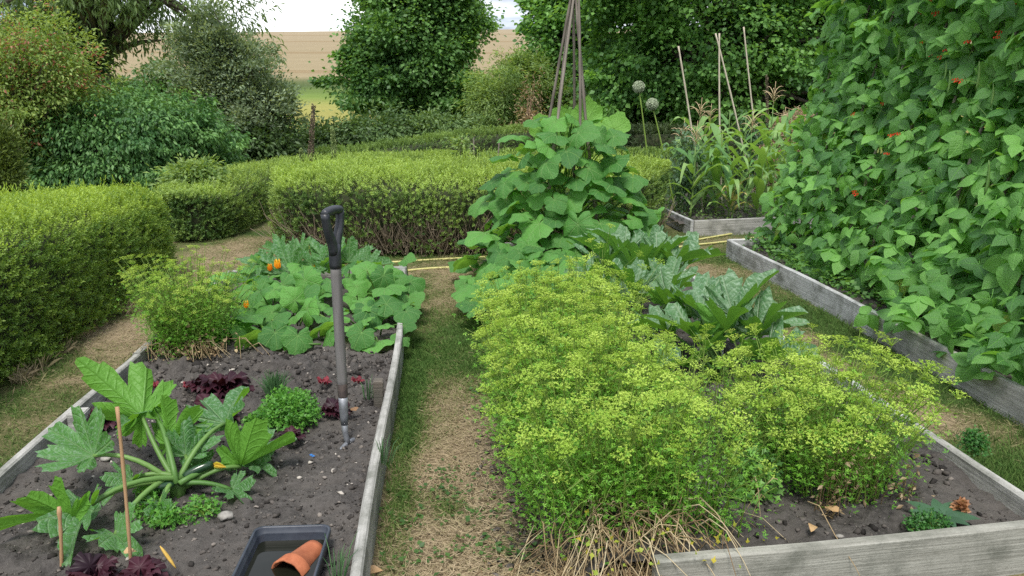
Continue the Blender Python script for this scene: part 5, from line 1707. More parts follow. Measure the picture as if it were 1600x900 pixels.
def corn(x, y, h, nl, label, group, tass=True, seed=0):
    rg = random.Random(seed)
    h *= 1.28
    root = thing('corn_plant', label, 'sweetcorn plant', (x, y, .1), group)
    put('stalk', corn_stem(h), root)
    for k in range(nl):
        z = h * (.12 + .8 * k / nl); a = (k % 2) * math.pi + rg.gauss(0, .55) + seed
        d = np.array([math.cos(a), math.sin(a), .0])
        put_m('leaf', STR[(k + seed) % 6], root, frames(d, np.array([0, 0, 1.])), (x, y, .1 + z), rg.uniform(.42, .66) * (1 - .25 * abs(k / nl - .5)))
    if tass:
        put_m('tassel', TAS[seed % 3], root, np.eye(3), (x + .02, y, .1 + h), rg.uniform(.8, 1.2))
    if seed % 2 == 0:
        put_m('cob', COBM, root, frames(np.array([0, 1., 0]), np.array([.3, 0, 1])), (x + .01, y - .01, .1 + h * .42), 1.0)
    return root


cp = [(1080, 8.6, .62), (1120, 8.75, .75), (1140, 8.5, .55), (1165, 8.9, .72), (1185, 8.55, .62), (1100, 9.2, .8), (1155, 9.4, .85), (1205, 9.1, .75), (1060, 9.3, .6), (1130, 9.9, .9), (1195, 9.8, .95), (1225, 9.4, .85), (1245, 9.0, .8), (1085, 10.0, .8), (1220, 10.2, .9)]
for i, (px_, y, h) in enumerate(cp):
    x = at(px_, 300, y)[0]
    corn(x, y, h, 11, {8: 'leftmost sweetcorn plant in the far bed, beside the allium stems', 0: 'sweetcorn plant at the front left of the far bed', 4: 'sweetcorn plant at the front right of the far bed by the beans', 2: 'short sweetcorn plant without tassel at the front of the far bed', 13: 'rearmost sweetcorn plant at the left of the far bed'}.get(i, 'sweetcorn plant in the middle of the far bed behind the yellow hose'), 'sweetcorn plants in the far bed', i % 5 in (0, 3), i)
yc = thing('corn_plant', 'short yellowing sweetcorn at the front of the far bed', 'sweetcorn plant', (at(1143, 330, 8.42)[0], 8.42, .1))
put('stalk', corn_stem(.35), yc)
YCORN = leaf_mat('yellow_corn_leaf', (0.36, 0.36, 0.12), (0.5, 0.44, 0.2), .3, per_object=True)
for k in range(6):
    me_ = strap(k + 20).mesh('leaf', YCORN, smooth=True)
    a = k * 2.5
    put_m('leaf', me_, yc, frames(np.array([math.cos(a), math.sin(a), .3]), np.array([0, 0, 1.])), np.array(yc.location) + [0, 0, .06 + .045 * k], .34)

# low foliage at the foot of the corn
b = Buf(); m = 2600
x_ = U(2.62, 4.9, m); y_ = U(8.35, 10.6, m)
b.scatter(LF, frames(rng.normal(0, 1, (m, 3)) * [1, 1, .5] + [0, 0, .4], np.stack([rng.normal(0, .5, m), rng.normal(0, .5, m), np.ones(m)], 1)), np.stack([x_, y_, .1 + np.abs(rng.normal(0, .1, m)) * np.clip((y_ - 8.3) * 2, 0.2, 1)], 1), U(.03, .07, m), rng.random(m))
put('bed_weeds', b.mesh('bed_weeds', M_MID), kind='stuff')
MARI = leaf_mat('low_leaf', (0.1, 0.02, 0.03), (0.25, 0.2, 0.05), .1)
TOM = leaf_mat('tomato_leaf', (0.06, 0.13, 0.06), (0.16, 0.27, 0.15), 0.25)


def tomato(px_, py_, y, h, label, seed):
    p = at(px_, py_, y)
    return tree('tomato_plant', label, 'tomato plant', (p[0], y, .1), [(p[0], y, .1 + h * .35, .16, .16, h * .3), (p[0], y, .1 + h * .72, .15, .15, h * .28)], 46, 26, lf_fold(.6), .055, .06, TOM, trunk=(p[0], y, h), shell=.1, seed=seed, limbs=30, droop=.7, trunk_r=.009, bark=CORN_STEM)


tomato(1078, 220, 9.0, .95, 'blue green tomato plant tied to a cane left of the sweetcorn', 60)
tomato(1172, 210, 10.0, 1.1, 'blue green tomato plant behind the sweetcorn', 61)
tomato(1092, 240, 9.6, .85, 'second blue green tomato plant between the two nearest canes', 62)
PALE_CANE = tint_mat('pale_cane', [(0.0, (0.34, 0.29, 0.22)), (1.0, (0.56, 0.50, 0.40))], 0.7)
for a_, b_, y, lab in [((1060, 72), (1084, 235), 9.0, 'pale cane leaning right beside the tomato plant, leftmost of the far canes'), ((1124, 52), (1127, 250), 9.5, 'upright pale cane of the crossing pair behind the sweetcorn'), ((1118, 52), (1150, 190), 9.7, 'slanting pale cane of the crossing pair behind the sweetcorn'), ((1162, 42), (1184, 240), 10.3, 'pale slim cane, rightmost of the far canes')]:
    p1 = at(*a_, y); p0 = at(*b_, y)
    p0 = p1 + (p0 - p1) * ((p1[2] - .08) / max(.2, p1[2] - p0[2]))
    put_c = put('garden_cane', cane_buf(p0, p1, .011, .009, tint=.75).mesh('garden_cane', PALE_CANE, p0), loc=p0)
    props(put_c, lab, 'cane', 'pale canes in the far bed')

# --- two allium seed heads
ALL = tint_mat('allium_head', [(0.0, (0.24, 0.30, 0.18)), (1.0, (0.48, 0.54, 0.40))], .7)
for (hx, hy), (sx_, sy_), y, lab in [((998, 136), (1012, 262), 9.0, 'taller green allium seed head on a straight stem'), ((1019, 163), (1042, 272), 8.9, 'lower green allium seed head on a leaning stem')]:
    h_ = at(hx, hy, y); f_ = at(sx_, sy_, y); f_ = h_ + (f_ - h_) * ((h_[2] - .05) / (h_[2] - f_[2]))
    root = thing('allium', lab, 'allium', tuple(f_))
    rg = np.random.default_rng(int(hx))
    b = Buf()
    m = 620
    dd = nrm(rg.normal(0, 1, (m, 3))); R0 = .066
    V, F = tubes(np.stack([h_ + dd * .006, h_ + dd * R0 * .6, h_ + dd * R0 * .93], 1), np.array([.0012, .001, .001]), 3)
    b.add(V, F, .1)
    for k in range(4):
        b.scatter(lf_ovate(.8, .1, .3, rows=3), frames(nrm(dd + rg.normal(0, .9, (m, 3))), dd), h_ + dd * R0 * .92, .013, rg.random(m))
    put('head', b.mesh('head', ALL, f_), root)
    put('stem', Buf().add(*tube(bend(f_, h_, 0, 8, (.012, 0, 0)), np.linspace(.011, .007, 8), 7), .6).mesh('stem', PSTEM, f_, True), root)
# withered brown leaf bundle at the allium foot
wl = thing('withered_leaves', 'bunch of withered brown leaves at the foot of the allium stems', 'dead leaves', tuple(at(1015, 300, 8.85) * [1, 1, 0] + [0, 0, .05]))
base = np.array(wl.location)
for k in range(12):
    a = k * 2.4
    top = at(1015, 268, 8.85) + np.array([.03 * math.cos(a), .03 * math.sin(a), 0])
    P = resample([base + [.02 * math.cos(a), .02 * math.sin(a), 0], top, top + [.09 * math.cos(a), .07 * math.sin(a), -.03], top + [.11 * math.cos(a), .09 * math.sin(a), random.uniform(-.28, -.15)]], 9)[0]
    sd = np.array([-math.sin(a), math.cos(a), 0]) * .016
    V = np.concatenate([P - sd, P + sd]); F = np.array([(i, i + 1, i + 10) for i in range(8)] + [(i, i + 10, i + 9) for i in range(8)])
    put('leaf', Buf().add(V, F, random.random()).mesh('leaf', DEAD, base), wl)
# --- straw heap on the compost
sh = thing('straw_heap', 'pale heap of dry straw behind the sweetcorn, left of the beans', 'straw heap', (at(1255, 190, 11.2)[0], 11.2, 0))
c0 = np.array(sh.location)
m = 5200
dd = nrm(np.abs(rng.normal(0, 1, (m, 3))) * [1, 1, 1] * np.where(rng.random((m, 3)) < .5, -1, 1)); dd[:, 2] = np.abs(dd[:, 2])
q = c0 + dd * np.array([.66, .6, 1.22]) * rng.uniform(.85, 1.03, (m, 1))
tv = rng.normal(0, 1, (m, 3)) * [.16, .16, .09]
V, F = tubes(np.stack([q - tv / 2, q + rng.normal(0, .015, (m, 3)), q + tv / 2 - [0, 0, .02]], 1), np.array([.0045, .0045, .003]), 3)
put('straw', Buf().add(V, F, np.repeat(rng.random(m), 9)).mesh('straw', DEAD, c0), sh, kind='stuff')
iV, iF, iU = icos(3)
put('mound', Buf().add(iV * [.6, .55, 1.15] * (1 + .06 * rng.normal(0, 1, (len(iV), 1))), iF).mesh('mound', plain_mat('old_straw', (0.12, 0.08, 0.045), (0.28, 0.2, 0.11), .9, 30)), sh)

# --- yellow hose lying on the grass
gz = lambda px_, py_: at(px_, py_, 1.0)


def gp(px_, py_, z=.012):
    d = at(px_, py_, 1.0) - np.array([0, 0, CAM_H])
    return np.array([0, 0, CAM_H]) + d * ((z - CAM_H) / d[2])


hp = [gp(480, 408), gp(560, 413), gp(600, 412), gp(640, 407), gp(700, 405), gp(740, 402), gp(900, 396), gp(1000, 390), gp(1060, 380), gp(1110, 371), gp(1150, 364), gp(1200, 356), gp(1230, 352) + [.1, 0, 0], gp(1235, 358) + [.3, 0, 0], gp(1200, 368), gp(1170, 373), gp(1120, 380), gp(1060, 384), gp(1000, 400), gp(900, 412), gp(800, 416), gp(740, 416), gp(700, 418), gp(650, 419), gp(628, 421), gp(610, 424), gp(600, 430)]
HOSE = plain_mat('yellow_hose', (0.48, 0.45, 0.15), (0.60, 0.56, 0.24), .45, 8, bump=0)
hp = np.array(hp); hp[hp[:, 1] < 6.1, 1] = 6.12
hm = put('garden_hose', Buf().add(*tube(resample(hp, 160)[0], .0105, 7)).mesh('garden_hose', HOSE, hp[0], True), loc=hp[0])
props(hm, 'yellow garden hose snaking over the grass behind the beds', 'hose')

# --- garden fork standing in the left bed
FX, FY = -.415, 3.03
fork = thing('garden_fork', 'garden fork with black D handle standing upright in the soil', 'garden fork', (FX, FY, .052))
fork.scale = (1, 1, 1.045)
fork.rotation_euler = (0, 0, R(-114))
SHAFT = plain_mat('fork_shaft', (0.105, 0.098, 0.095), (0.20, 0.19, 0.187), .6, 30, 4, .25, stretch=(1, 1, .08))
BLACK = plain_mat('black_plastic', (0.018, 0.02, 0.026), (0.035, 0.038, 0.046), .38, 40, 3, .15, spec=.5)
STEEL = plain_mat('worn_steel', (0.16, 0.17, 0.19), (0.32, 0.33, 0.36), .5, 35, 4, .2, metal=.5)
RUST = plain_mat('worn_paint_band', (0.055, 0.045, 0.045), (0.12, 0.09, 0.08), .7, 40, 4)


def lp_(name, P, r, mat, k=14, parent=fork):
    return put(name, Buf().add(*tube(np.array(P, float), np.array(r, float), k)).mesh(name, mat, (0, 0, 0), True), parent)


lp_('shaft', [(0, 0, z) for z in np.linspace(.26, .77, 12)], np.linspace(.0200, .0210, 12), SHAFT)
lp_('socket', [(0, 0, .12), (0, 0, .15), (0, 0, .19), (0, 0, .235)], [.014, .016, .0178, .0188], STEEL)
lp_('socket_band', [(0, 0, .2355), (0, 0, .24), (0, 0, .29), (0, 0, .295)], [.0185, .0200, .0202, .0195], RUST)
# handle: collar, two flat arms and the cross grip
hb = Buf()
hb.add(*tube([(0, 0, .745), (0, 0, .76), (0, 0, .80), (0, 0, .835)], [.0225, .024, .0240, .0215], 14))
for s in (-1, 1):
    P = resample([(0.004 * s, 0, .80), (.016 * s, 0, .845), (.040 * s, 0, .885), (.052 * s, 0, .93), (.054 * s, 0, .955)], 10)[0]
    V, F = tube(P, np.interp(np.linspace(0, 1, 10), [0, .3, 1], [.0215, .019, .0165]), 12)
    hb.add(V, F)
P = resample([(-.062, 0, .952), (-.05, 0, .957), (0, 0, .962), (.05, 0, .957), (.062, 0, .952)], 12)[0]
V, F = tube(P, np.array([.0145, .0165, .017, .017, .017, .017, .017, .017, .017, .017, .0165, .0145]), 14)
hb.add(V, F)
put('handle', hb.mesh('handle', BLACK, (0, 0, 0), True), fork)
for s in (-1, 1):
    put('grip_shade_disc', Buf().add(*tube([(.0615 * s, 0, .952), (.0635 * s, 0, .952)], [.0095, .0095], 12)).mesh('grip_shade_disc', plain_mat('hollow_shade', (0.006, 0.006, 0.007), (0.008, 0.008, 0.008), .9, bump=0)), fork)  # solid dark disc, shade of the hollow grip end put in as colour
lp_('neck', [(0, 0, .125), (.0, .001, .09), (0, .006, .06), (0, .012, .04)], [.014, .012, .0115, .012], STEEL, 10)
lp_('crosspiece', [(-.085, .008, .02), (-.05, .008, .036), (0, .008, .042), (.05, .008, .036), (.085, .008, .02)], [.007, .009, .011, .009, .007], STEEL, 8)
for x_ in (-.085, -.03, .03, .085):
    lp_('tine', [(x_, .008, .03 if abs(x_) < .05 else .02), (x_ * 1.02, .006, -.05), (x_ * 1.04, 0, -.14), (x_ * 1.05, -.005, -.2)], [.0065, .006, .0055, .001], STEEL, 6)

# --- white plant tag and pale stones among the grey courgettes
tg = put('plant_tag', Buf().add(*tube([(0, 0, -.05), (0, 0, .03), (.004, 0, .13)], [.007, .007, .006], 4)).mesh('plant_tag', plain_mat('white_plastic', (0.7, 0.7, 0.68), (0.78, 0.78, 0.76), .5, bump=0)), loc=tuple(gp(1128, 560, .13)))
props(tg, 'white plastic plant tag standing between the grey courgette stalks', 'plant tag')
sV, sF, sU = icos(2)
for i, (px_, py_, s_, lab) in enumerate([(1092, 548, .03, 'pale chalky stone on the soil by the grey courgette stalks'), (1312, 838, .011, 'small white stone near the front board of the right bed'), (205, 868, .0, ''), (424, 700, .017, 'flat pale stone on the bare soil left of the blue scrap'), (352, 806, .022, 'grey stone on the soil just left of the water tray'), (165, 716, .02, 'flat pale stone left of the courgette stalks')]):
    if s_:
        rg = np.random.default_rng(i)
        vv = sV * (1 + .16 * rg.normal(0, 1, (len(sV), 1)).clip(-1.5, 1.5)) * [1.2, .9, .6] * s_
        p = gp(px_, py_, .125)
        o = put('stone', Buf().add(vv, sF).mesh('stone', plain_mat('chalk_stone', (0.18, 0.17, 0.155), (0.36, 0.34, 0.31), .9, 40)), loc=tuple(p))
        props(o, lab, 'stone')

# --- bamboo canes in the foreground
for (tx_, ty_), (bx_, by_), yy_, lab in [((183, 636), (206, 905), 2.10, 'tall thin bamboo cane with dark joints in front of the courgette'), ((92, 792), (96, 905), 2.12, 'short bamboo stub at the lower left corner')]:
    p0 = gp(bx_, by_, .06); p1 = at(tx_, ty_, p0[1] + .02)
    P = bend(p0, p1, 0, 13, (.003, 0, 0))
    r_ = np.full(13, .0050); r_[::4] = .0060
    if ty_ > 700:
        r_[-2:] = [.0075, .005]
    o = put('bamboo_cane', Buf().add(*tube(P, r_, 9)).mesh('bamboo_cane', BAMBOO, p0, True), loc=p0)
    props(o, lab, 'cane')

# --- water tray with the broken terracotta pot
TXY = np.array([-.487, 2.04]); TR_ = R(-2)
tray = thing('water_tray', 'rectangular black plastic tray of water sunk into the soil', 'tray', (TXY[0], TXY[1], .10))
tray.rotation_euler = (0, 0, TR_)
TRAYM = plain_mat('tray_plastic', (0.022, 0.028, 0.042), (0.05, 0.058, 0.075), .42, 18, 4, .1, spec=.5)


def rrect(hw, hl, rad, n=6):
    pts = []
    for cx, cy, a0 in ((hw - rad, hl - rad, 0), (-hw + rad, hl - rad, 90), (-hw + rad, -hl + rad, 180), (hw - rad, -hl + rad, 270)):
        for k in range(n + 1):
            a = R(a0 + 90 * k / n); pts.append((cx + rad * math.cos(a), cy + rad * math.sin(a)))
    return np.array(pts)


loops = [(.104, .19, .02, -.03), (.114, .204, .026, .072), (.118, .208, .028, .074), (.118, .208, .028, .086), (.1165, .2065, .028, .090), (.111, .201, .026, .090), (.109, .199, .025, .087), (.108, .198, .024, .074), (.105, .195, .023, .072), (.1045, .1945, .023, .068), (.097, .183, .02, -.022)]
V = []; F = []
for hw, hl, rd, z in loops:
    V += [(a, c, z) for a, c in rrect(hw, hl, rd)]
k = 28
for i in range(len(loops) - 1):
    for j in range(k):
        p, q = i * k + j, i * k + (j + 1) % k; F += [(p, q, q + k), (p, q + k, p + k)]
o_ = (len(loops) - 1) * k
F += [(o_, o_ + j, o_ + j + 1) for j in range(1, k - 1)] + [(0, j + 1, j) for j in range(1, k - 1)]
put('tray_body', Buf().add(np.array(V), np.array(F)).mesh('tray_body', TRAYM), tray)
mw, t, bw, ow = mat_new('still_water')
bw.inputs['Base Color'].default_value = (0.010, 0.011, 0.007, 1); bw.inputs['Roughness'].default_value = 0.03; bw.inputs['IOR'].default_value = 1.33
bw.inputs['Specular IOR Level'].default_value = 0.6
nbump(t, bw, nnoise(t, ncoord(t), 9, 2), .03, .02)
Vw = np.array([(a, c, .047) for a, c in rrect(.1027, .1905, .0225)]); Vw = np.concatenate([[(0, 0, .047)], Vw])
Fw = np.array([(0, 1 + j, 1 + (j + 1) % k) for j in range(k)])
put('water', Buf().add(Vw, Fw).mesh('water', mw), tray)

TERRA = plain_mat('terracotta', (0.30, 0.085, 0.035), (0.46, 0.155, 0.07), .75, 26, 5, .3)
pp0 = np.array([-.408, 2.190, .155]); pp1 = np.array([-.470, 2.062, .150])
pot = thing('broken_flowerpot', 'half of a broken terracotta pot lying in the water tray', 'flowerpot', tuple(pp0))
dirp = nrm(pp1 - pp0); Lp = np.linalg.norm(pp1 - pp0)
sidep = nrm(np.cross(dirp, [0, 0, 1])); upp = np.cross(sidep, dirp)
prof = [(0, .036), (.12, .039), (.68, .049), (.70, .0545), (.72, .0555), (1.0, .058), (1.0, .0525), (.70, .0465), (.1, .034), (0, .030)]
na = 15
V = []; F = []
for t_, r_ in prof:
    for j in range(na + 1):
        a = R(-8) + R(196) * j / na
        V.append(pp0 + dirp * Lp * t_ + sidep * r_ * math.cos(a) + upp * r_ * math.sin(a) - np.array([0, 0, .022]) + upp * .002 * math.sin(j * 2.1) * (t_ > .9))
m_ = len(prof)
for i in range(m_):
    for j in range(na):
        p, q = i * (na + 1) + j, ((i + 1) % m_) * (na + 1) + j
        F += [(p, p + 1, q + 1), (p, q + 1, q)]
for j in (0, na):
    F += [(j, i * (na + 1) + j, (i + 1) * (na + 1) + j) for i in range(1, m_ - 1)]
put('shard', Buf().add(np.array(V), np.array(F)).mesh('shard', TERRA, pp0), pot)

# --- red lettuces
LETT = leaf_mat('red_lettuce', (0.016, 0.006, 0.012), (0.055, 0.012, 0.022), .15, rough=.5, per_object=True, spec=.3)
SEEDL = leaf_mat('red_seedling', (0.13, 0.01, 0.02), (0.24, 0.03, 0.045), .25, rough=.4, per_object=True)


def ruffle(seed):
    rg = np.random.default_rng(seed); ph = rg.uniform(0, 6, 3)
    V, F, Uv = lf_polar(lambda a: (.5 + .06 * math.sin(5 * a + ph[0])) * (1 - .3 * max(0, abs(a) - 2)), lambda x, y, q: .10 * q ** 2.5 * math.sin(9 * math.atan2(x, y) + ph[1]) + .06 * q ** 3 * math.sin(17 * math.atan2(x, y) + ph[2]) - .25 * q * q + .2 * abs(x), 48, 3)
    V[:, 1] += .35; return V, F, Uv


RF = [Buf().add(*r_[:2], uv=r_[2]).mesh('lettuce_leaf', LETT, smooth=True) for r_ in map(ruffle, range(4))]
RFS = [Buf().add(*r_[:2], uv=r_[2]).mesh('seedling_leaf', SEEDL, smooth=True) for r_ in map(ruffle, range(2))]


def lettuce(px_, py_, n_, s, label, meshes=RF, cat='lettuce', name='red_lettuce', group=None):
    p = gp(px_, py_, .13)
    root = thing(name, label, cat, tuple(p), group)
    for k in range(n_):
        a = k * 2.4 + random.uniform(-.2, .2); el = .25 + .9 * k / n_
        d = np.array([math.cos(a) * math.cos(el), math.sin(a) * math.cos(el), math.sin(el)])
        put_m('leaf', random.choice(meshes), root, frames(d, np.array([-math.cos(a) * .5, -math.sin(a) * .5, 1])), p + d * s * .12, s * random.uniform(.75, 1.1))
    return root


lettuce(350, 612, 16, .13, 'large dark red lettuce with glossy ruffled leaves left of the green mound')
lettuce(335, 655, 15, .12, 'dark red lettuce half hidden by courgette leaves')
lettuce(318, 606, 8, .085, 'dark purple lettuce left of the large ruffled one')
lettuce(522, 645, 9, .075, 'small dark red lettuce at the foot of the fork')
lettuce(455, 684, 7, .055, 'small red lettuce just below the green mound')
lettuce(152, 664, 7, .08, 'dark red lettuce beside the left board near the peg')
lettuce(120, 705, 6, .06, 'small dark red lettuce under the left courgette leaves')
lettuce(150, 905, 10, .085, 'dark red lettuce cut by the bottom edge left of the tall cane')
lettuce(222, 905, 9, .07, 'dark red lettuce cut by the bottom edge right of the tall cane')
for px_, py_, lab in [(296, 604, 'tiny crimson seedling left of the dark lettuces'), (240, 603, 'tiny crimson seedling nearest the left board'), (505, 597, 'tiny crimson seedling just left of the fork'), (557, 595, 'tiny crimson seedling right of the fork')]:
    lettuce(px_, py_, 5, .038, lab, RFS, 'seedling', 'red_seedling')

# --- small green herbs
HERB = leaf_mat('herb_leaf', (0.05, 0.19, 0.02), (0.14, 0.34, 0.05), .3)
tri = np.array([(0, 0, 0), (.16, .5, .05), (.42, .62, .08), (.12, .72, .03), (0, 1, -.02), (-.12, .72, .03), (-.42, .62, .08), (-.16, .5, .05)], float)
TRI = (tri, np.array([(0, 1, 7), (1, 2, 3), (1, 3, 7), (3, 4, 5), (3, 5, 7), (5, 6, 7)]), tri[:, :2].copy())


def herb(c, rx, ry, h, n_, s, label, name='parsley_plant', cat='herb', mat=HERB, seed=0):
    rg = np.random.default_rng(seed); c = np.asarray(c, float)
    root = thing(name, label, cat, tuple(c))
    d = nrm(rg.normal(0, 1, (n_, 3))); d[:, 2] = np.abs(d[:, 2])
    q = c + d * [rx, ry, h] * rg.uniform(.55, 1.05, (n_, 1)) + rg.normal(0, .008, (n_, 3))
    b = Buf().scatter(TRI, frames(d * .7 + rg.normal(0, .6, (n_, 3)), d + [0, -.2, .8] + rg.normal(0, .3, (n_, 3))), q, s * rg.uniform(.6, 1.3, n_), rg.random(n_))
    put('leaves', b.mesh('leaves', mat, c), root, kind='stuff')
    k = rg.integers(0, n_, 60)
    V, F = tubes(np.stack([np.broadcast_to(c + [0, 0, -.02], (60, 3)) + rg.normal(0, .01, (60, 3)), (c + q[k]) / 2 + [0, 0, .01], q[k]], 1), np.array([.0016, .0014, .001]), 3)
    put('stems', Buf().add(V, F, np.repeat(rg.random(60), 9)).mesh('stems', PSTEM, c), root, kind='stuff')
    return root


herb(gp(452, 655, .13), .125, .13, .125, 2600, .021, 'rounded mound of bright green young parsley left of the fork', seed=1)
for i, (px_, py_, s_, lab) in enumerate([(300, 685, .05, 'bright green seedling patch between the two upright courgette leaves'), (240, 800, .06, 'bright green weed patch under the courgette stalks by the tall cane'), (315, 800, .055, 'bright green weed patch right of the courgette heart'), (262, 812, .04, 'small weed patch below the courgette heart'), (395, 660, .03, 'tiny weed at the edge of the parsley mound'), (232, 770, .035, 'small weed patch touching the tall cane')]):
    herb(gp(px_, py_, .125), s_, s_, s_ * .6, 260, .02, lab, 'weed_patch', 'weeds', seed=70 + i)
herb(gp(1450, 828, .13), .07, .05, .05, 800, .014, 'curled dark green parsley tuft at the front corner of the right bed', 'curly_parsley', 'herb', leaf_mat('curly_leaf', (0.02, 0.09, 0.015), (0.06, 0.19, 0.035), .2), 80)
herb(gp(1522, 700, .16), .035, .06, .07, 700, .016, 'curled dark green sprig hanging over the right board', 'curly_parsley', 'herb', bpy.data.materials['curly_leaf'], 81)
herb(gp(1178, 770, .13), .07, .06, .16, 260, .035, 'young broad leaved seedling right of the parsley bank', 'seedling', 'seedling', M_HAZEL2, 82)
# chives / leek blades and onion-like tufts
b_ = [(.0, (430, 618), 150, .12, 'grassy chive tuft growing from the top of the parsley mound'), (0, (598, 720), 16, .10, 'few blue green chive blades beside the board near the fork'), (0, (575, 620), 14, .09, 'few thin chive blades between the fork and the dark peg'), (0, (525, 905), 14, .12, 'chive blades between the water tray and the board')]
CHIVE = leaf_mat('chive_blade', (0.06, 0.16, 0.06), (0.14, 0.27, 0.11), .2)
for i, (_, (px_, py_), n_, h_, lab) in enumerate(b_):
    c = gp(px_, py_, .13); root = thing('chives', lab, 'chives', tuple(c))
    a = U(0, 6.28, n_); q = np.stack([np.cos(a), np.sin(a), 0 * a], 1) * U(0, .035, n_)[:, None]
    tip = q * U(1.5, 3.4, n_)[:, None] + np.stack([0 * a, 0 * a, U(.5, 1, n_) * h_], 1)
    V, F = tubes(np.stack([q + [0, 0, -.01], (q + tip) / 2 + [0, 0, .02], tip], 1), np.array([.002, .0018, .0006]), 3)
    put('blades', Buf().add(V, F, np.repeat(rng.random(n_), 9)).mesh('blades', CHIVE), root, kind='stuff')
# sage-like leaves and a dried flower in the right corner
SAGE = leaf_mat('sage_leaf', (0.035, 0.085, 0.045), (0.06, 0.13, 0.07), .15, per_object=True)
sg = thing('sage_plant', 'few broad grey green sage leaves in the front corner of the right bed', 'herb', tuple(gp(1470, 815, .13)))
SGM = Buf().add(*lf_ovate(.5, .25, .2)[:2], uv=lf_ovate(.5, .25, .2)[2]).mesh('leaf', SAGE, smooth=True)
for k in range(9):
    a = k * 2.3
    put_m('leaf', SGM, sg, frames(np.array([math.cos(a), math.sin(a), .35]), np.array([0, -.2, 1.])), np.array(sg.location) + [.015 * math.cos(a), .015 * math.sin(a), .02], random.uniform(.07, .1))
df = thing('dried_flower', 'crumpled orange brown dried flower head by the right board', 'dried flower', tuple(gp(1500, 800, .15)))
rg = np.random.default_rng(8); m = 46; dd = nrm(rg.normal(0, 1, (m, 3)))
put('petals', Buf().scatter(lf_ovate(.8, .3, .3, rows=3, wob=.1), frames(dd + rg.normal(0, .4, (m, 3)), rg.normal(0, 1, (m, 3))), np.array(df.location) + dd * .008 + [0, 0, .02], .026, rg.random(m)).mesh('petals', leaf_mat('dried_petal', (0.22, 0.09, 0.04), (0.42, 0.22, 0.11), .2), df.location), df)
# dead leaves on the soil
DRYL = leaf_mat('dry_leaf', (0.28, 0.15, 0.07), (0.5, 0.33, 0.17), .15, per_object=True)
DLM = Buf().add(*lf_ovate(.75, .3, .4, wob=.06, rows=5)[:2]).mesh('dry_leaf', DRYL)
for i, (px_, py_, s_, lab) in enumerate([(575, 892, .045, 'curled tan dead leaf at the foot of the board on the grass'), (556, 642, .05, 'pale orange dead leaf on soil right of the fork'), (90, 704, .035, 'brown dead leaf on soil under the left courgette leaf'), (193, 862, .035, 'tan dead leaf beside the foot of the tall cane'), (1310, 800, .05, 'crisp brown dead leaf in front of the rounded parsley clump'), (1270, 820, .04, 'brown dead leaf by the front board')]):
    p = gp(px_, py_, .145 if px_ != 575 else .02)
    o = put_m('dead_leaf', DLM, None, frames(np.array([math.cos(i * 2.1), math.sin(i * 2.1), .2]), np.array([.1, -.3, 1.])), p, s_)
    props(o, lab, 'dead leaf')
# seed stalk of yellow ripe grass near the bottom edge
ys = put('grass_ear', Buf().add(*tube(bend(gp(275, 888, .14), at(250, 853, gp(275, 888, .14)[1] + .02), 0, 7), np.array([.0015, .0035, .005, .0055, .005, .004, .001]), 6)).mesh('grass_ear', plain_mat('ripe_ear', (0.45, 0.28, 0.05), (0.6, 0.4, 0.1), .8, 200), gp(275, 888, .14)), loc=gp(275, 888, .14))
props(ys, 'ripe yellow grass ear lying near the bottom edge right of the tall cane', 'grass ear')
bt = put('plastic_scrap', Buf().scatter(lf_ovate(.8, .2, .3, rows=3, wob=.1), frames(np.array([[1., .3, .1], [-.6, .5, .2]]), np.array([[0, -.3, 1.], [.2, -.3, 1]])), np.array([gp(486, 713, .14), gp(488, 712, .142)]), .016).mesh('plastic_scrap', plain_mat('blue_plastic', (0.02, 0.12, 0.35), (0.03, 0.16, 0.42), .4, bump=0), gp(486, 713, .14)), loc=gp(486, 713, .14))
props(bt, 'tiny scrap of blue plastic on the bare soil', 'scrap')

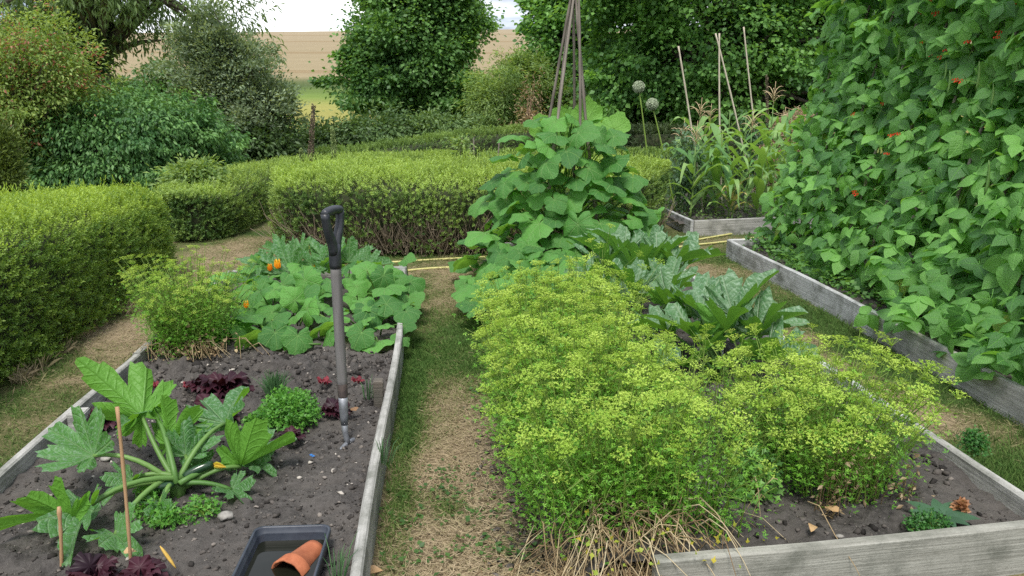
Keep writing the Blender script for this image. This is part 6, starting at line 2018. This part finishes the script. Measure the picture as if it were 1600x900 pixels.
# --- flower spikes and stakes behind the broad hedge
SPK = tint_mat('seed_spike', [(0.0, (0.11, 0.085, 0.06)), (1.0, (0.24, 0.19, 0.13))], .9)
SPG = tint_mat('green_spike', [(0.0, (0.17, 0.25, 0.08)), (1.0, (0.33, 0.40, 0.17))], .8)
for (tx_, ty_), (bx_, by_), r_, mt, lab, y in [((490, 164), (484, 262), .028, SPK, 'tall brown seed spike rising behind the broad hedge', 9.9), ((519, 200), (524, 255), .030, SPG, 'pale green flower spike right of the brown seed spike', 10.2), ((470, 234), (474, 262), .020, SPG, 'short green flower spike left of the brown seed spike', 10.0), ((493, 240), (493, 262), .016, SPG, 'smallest green flower spike at the foot of the brown one', 9.9), ((1198, 118), (1200, 240), .010, SPK, 'thin brown spike standing by the straw heap', 10.6)]:
    p1 = at(tx_, ty_, y); p0 = at(bx_, by_, y); f_ = p0 + (p0 - p1) * ((p0[2] - .03) / (p1[2] - p0[2]))
    root = thing('flower_spike', lab, 'flower spike', tuple(f_))
    put('stem', Buf().add(*tube(bend(f_, p1, 0, 6), np.linspace(r_ * .5, r_ * .2, 6), 6), .5).mesh('stem', mt, f_), root)
    m = 700; t_ = rng.random((m, 1)); q = p0 * (1 - t_) + p1 * t_
    dd = nrm(rng.normal(0, 1, (m, 3))); q = q + dd * r_ * (1 - .6 * t_)
    put('seed_heads', Buf().scatter(LF_ROUND, frames(dd + [0, 0, .5], rng.normal(0, 1, (m, 3))), q, .022, rng.random(m)).mesh('seed_heads', mt, f_), root, kind='stuff')
for (tx_, ty_), (bx_, by_), y, lab in [((740, 215), (741, 262), 10.4, 'grey stake, middle one of those poking above the broad hedge'), ((735, 226), (732, 262), 10.4, 'leaning grey stake left of the middle one above the broad hedge'), ((780, 220), (777, 262), 10.4, 'grey stake on its own right of the others above the broad hedge')]:
    p1 = at(tx_, ty_, y); p0 = at(bx_, by_, y); f_ = p0 + (p0 - p1) * (p0[2] / (p1[2] - p0[2]))
    o = put('stake', Buf().add(*tube([f_, p1], [.010, .008], 6)).mesh('stake', WOOD_DARK, f_), loc=f_)
    props(o, lab, 'stake', 'grey stakes above the hedge')
tree('weed', 'upright leafy weed poking above the broad hedge beside the stakes', 'weed', tuple(at(722, 250, 10) * [1, 1, 0]), [(at(722, 230, 10)[0], 10, .8, .05, .05, .2)], 16, 14, LF, .07, .05, M_LIGHT, trunk=tuple(at(722, 215, 10)), shell=.1, seed=90, trunk_r=.008, limbs=6)
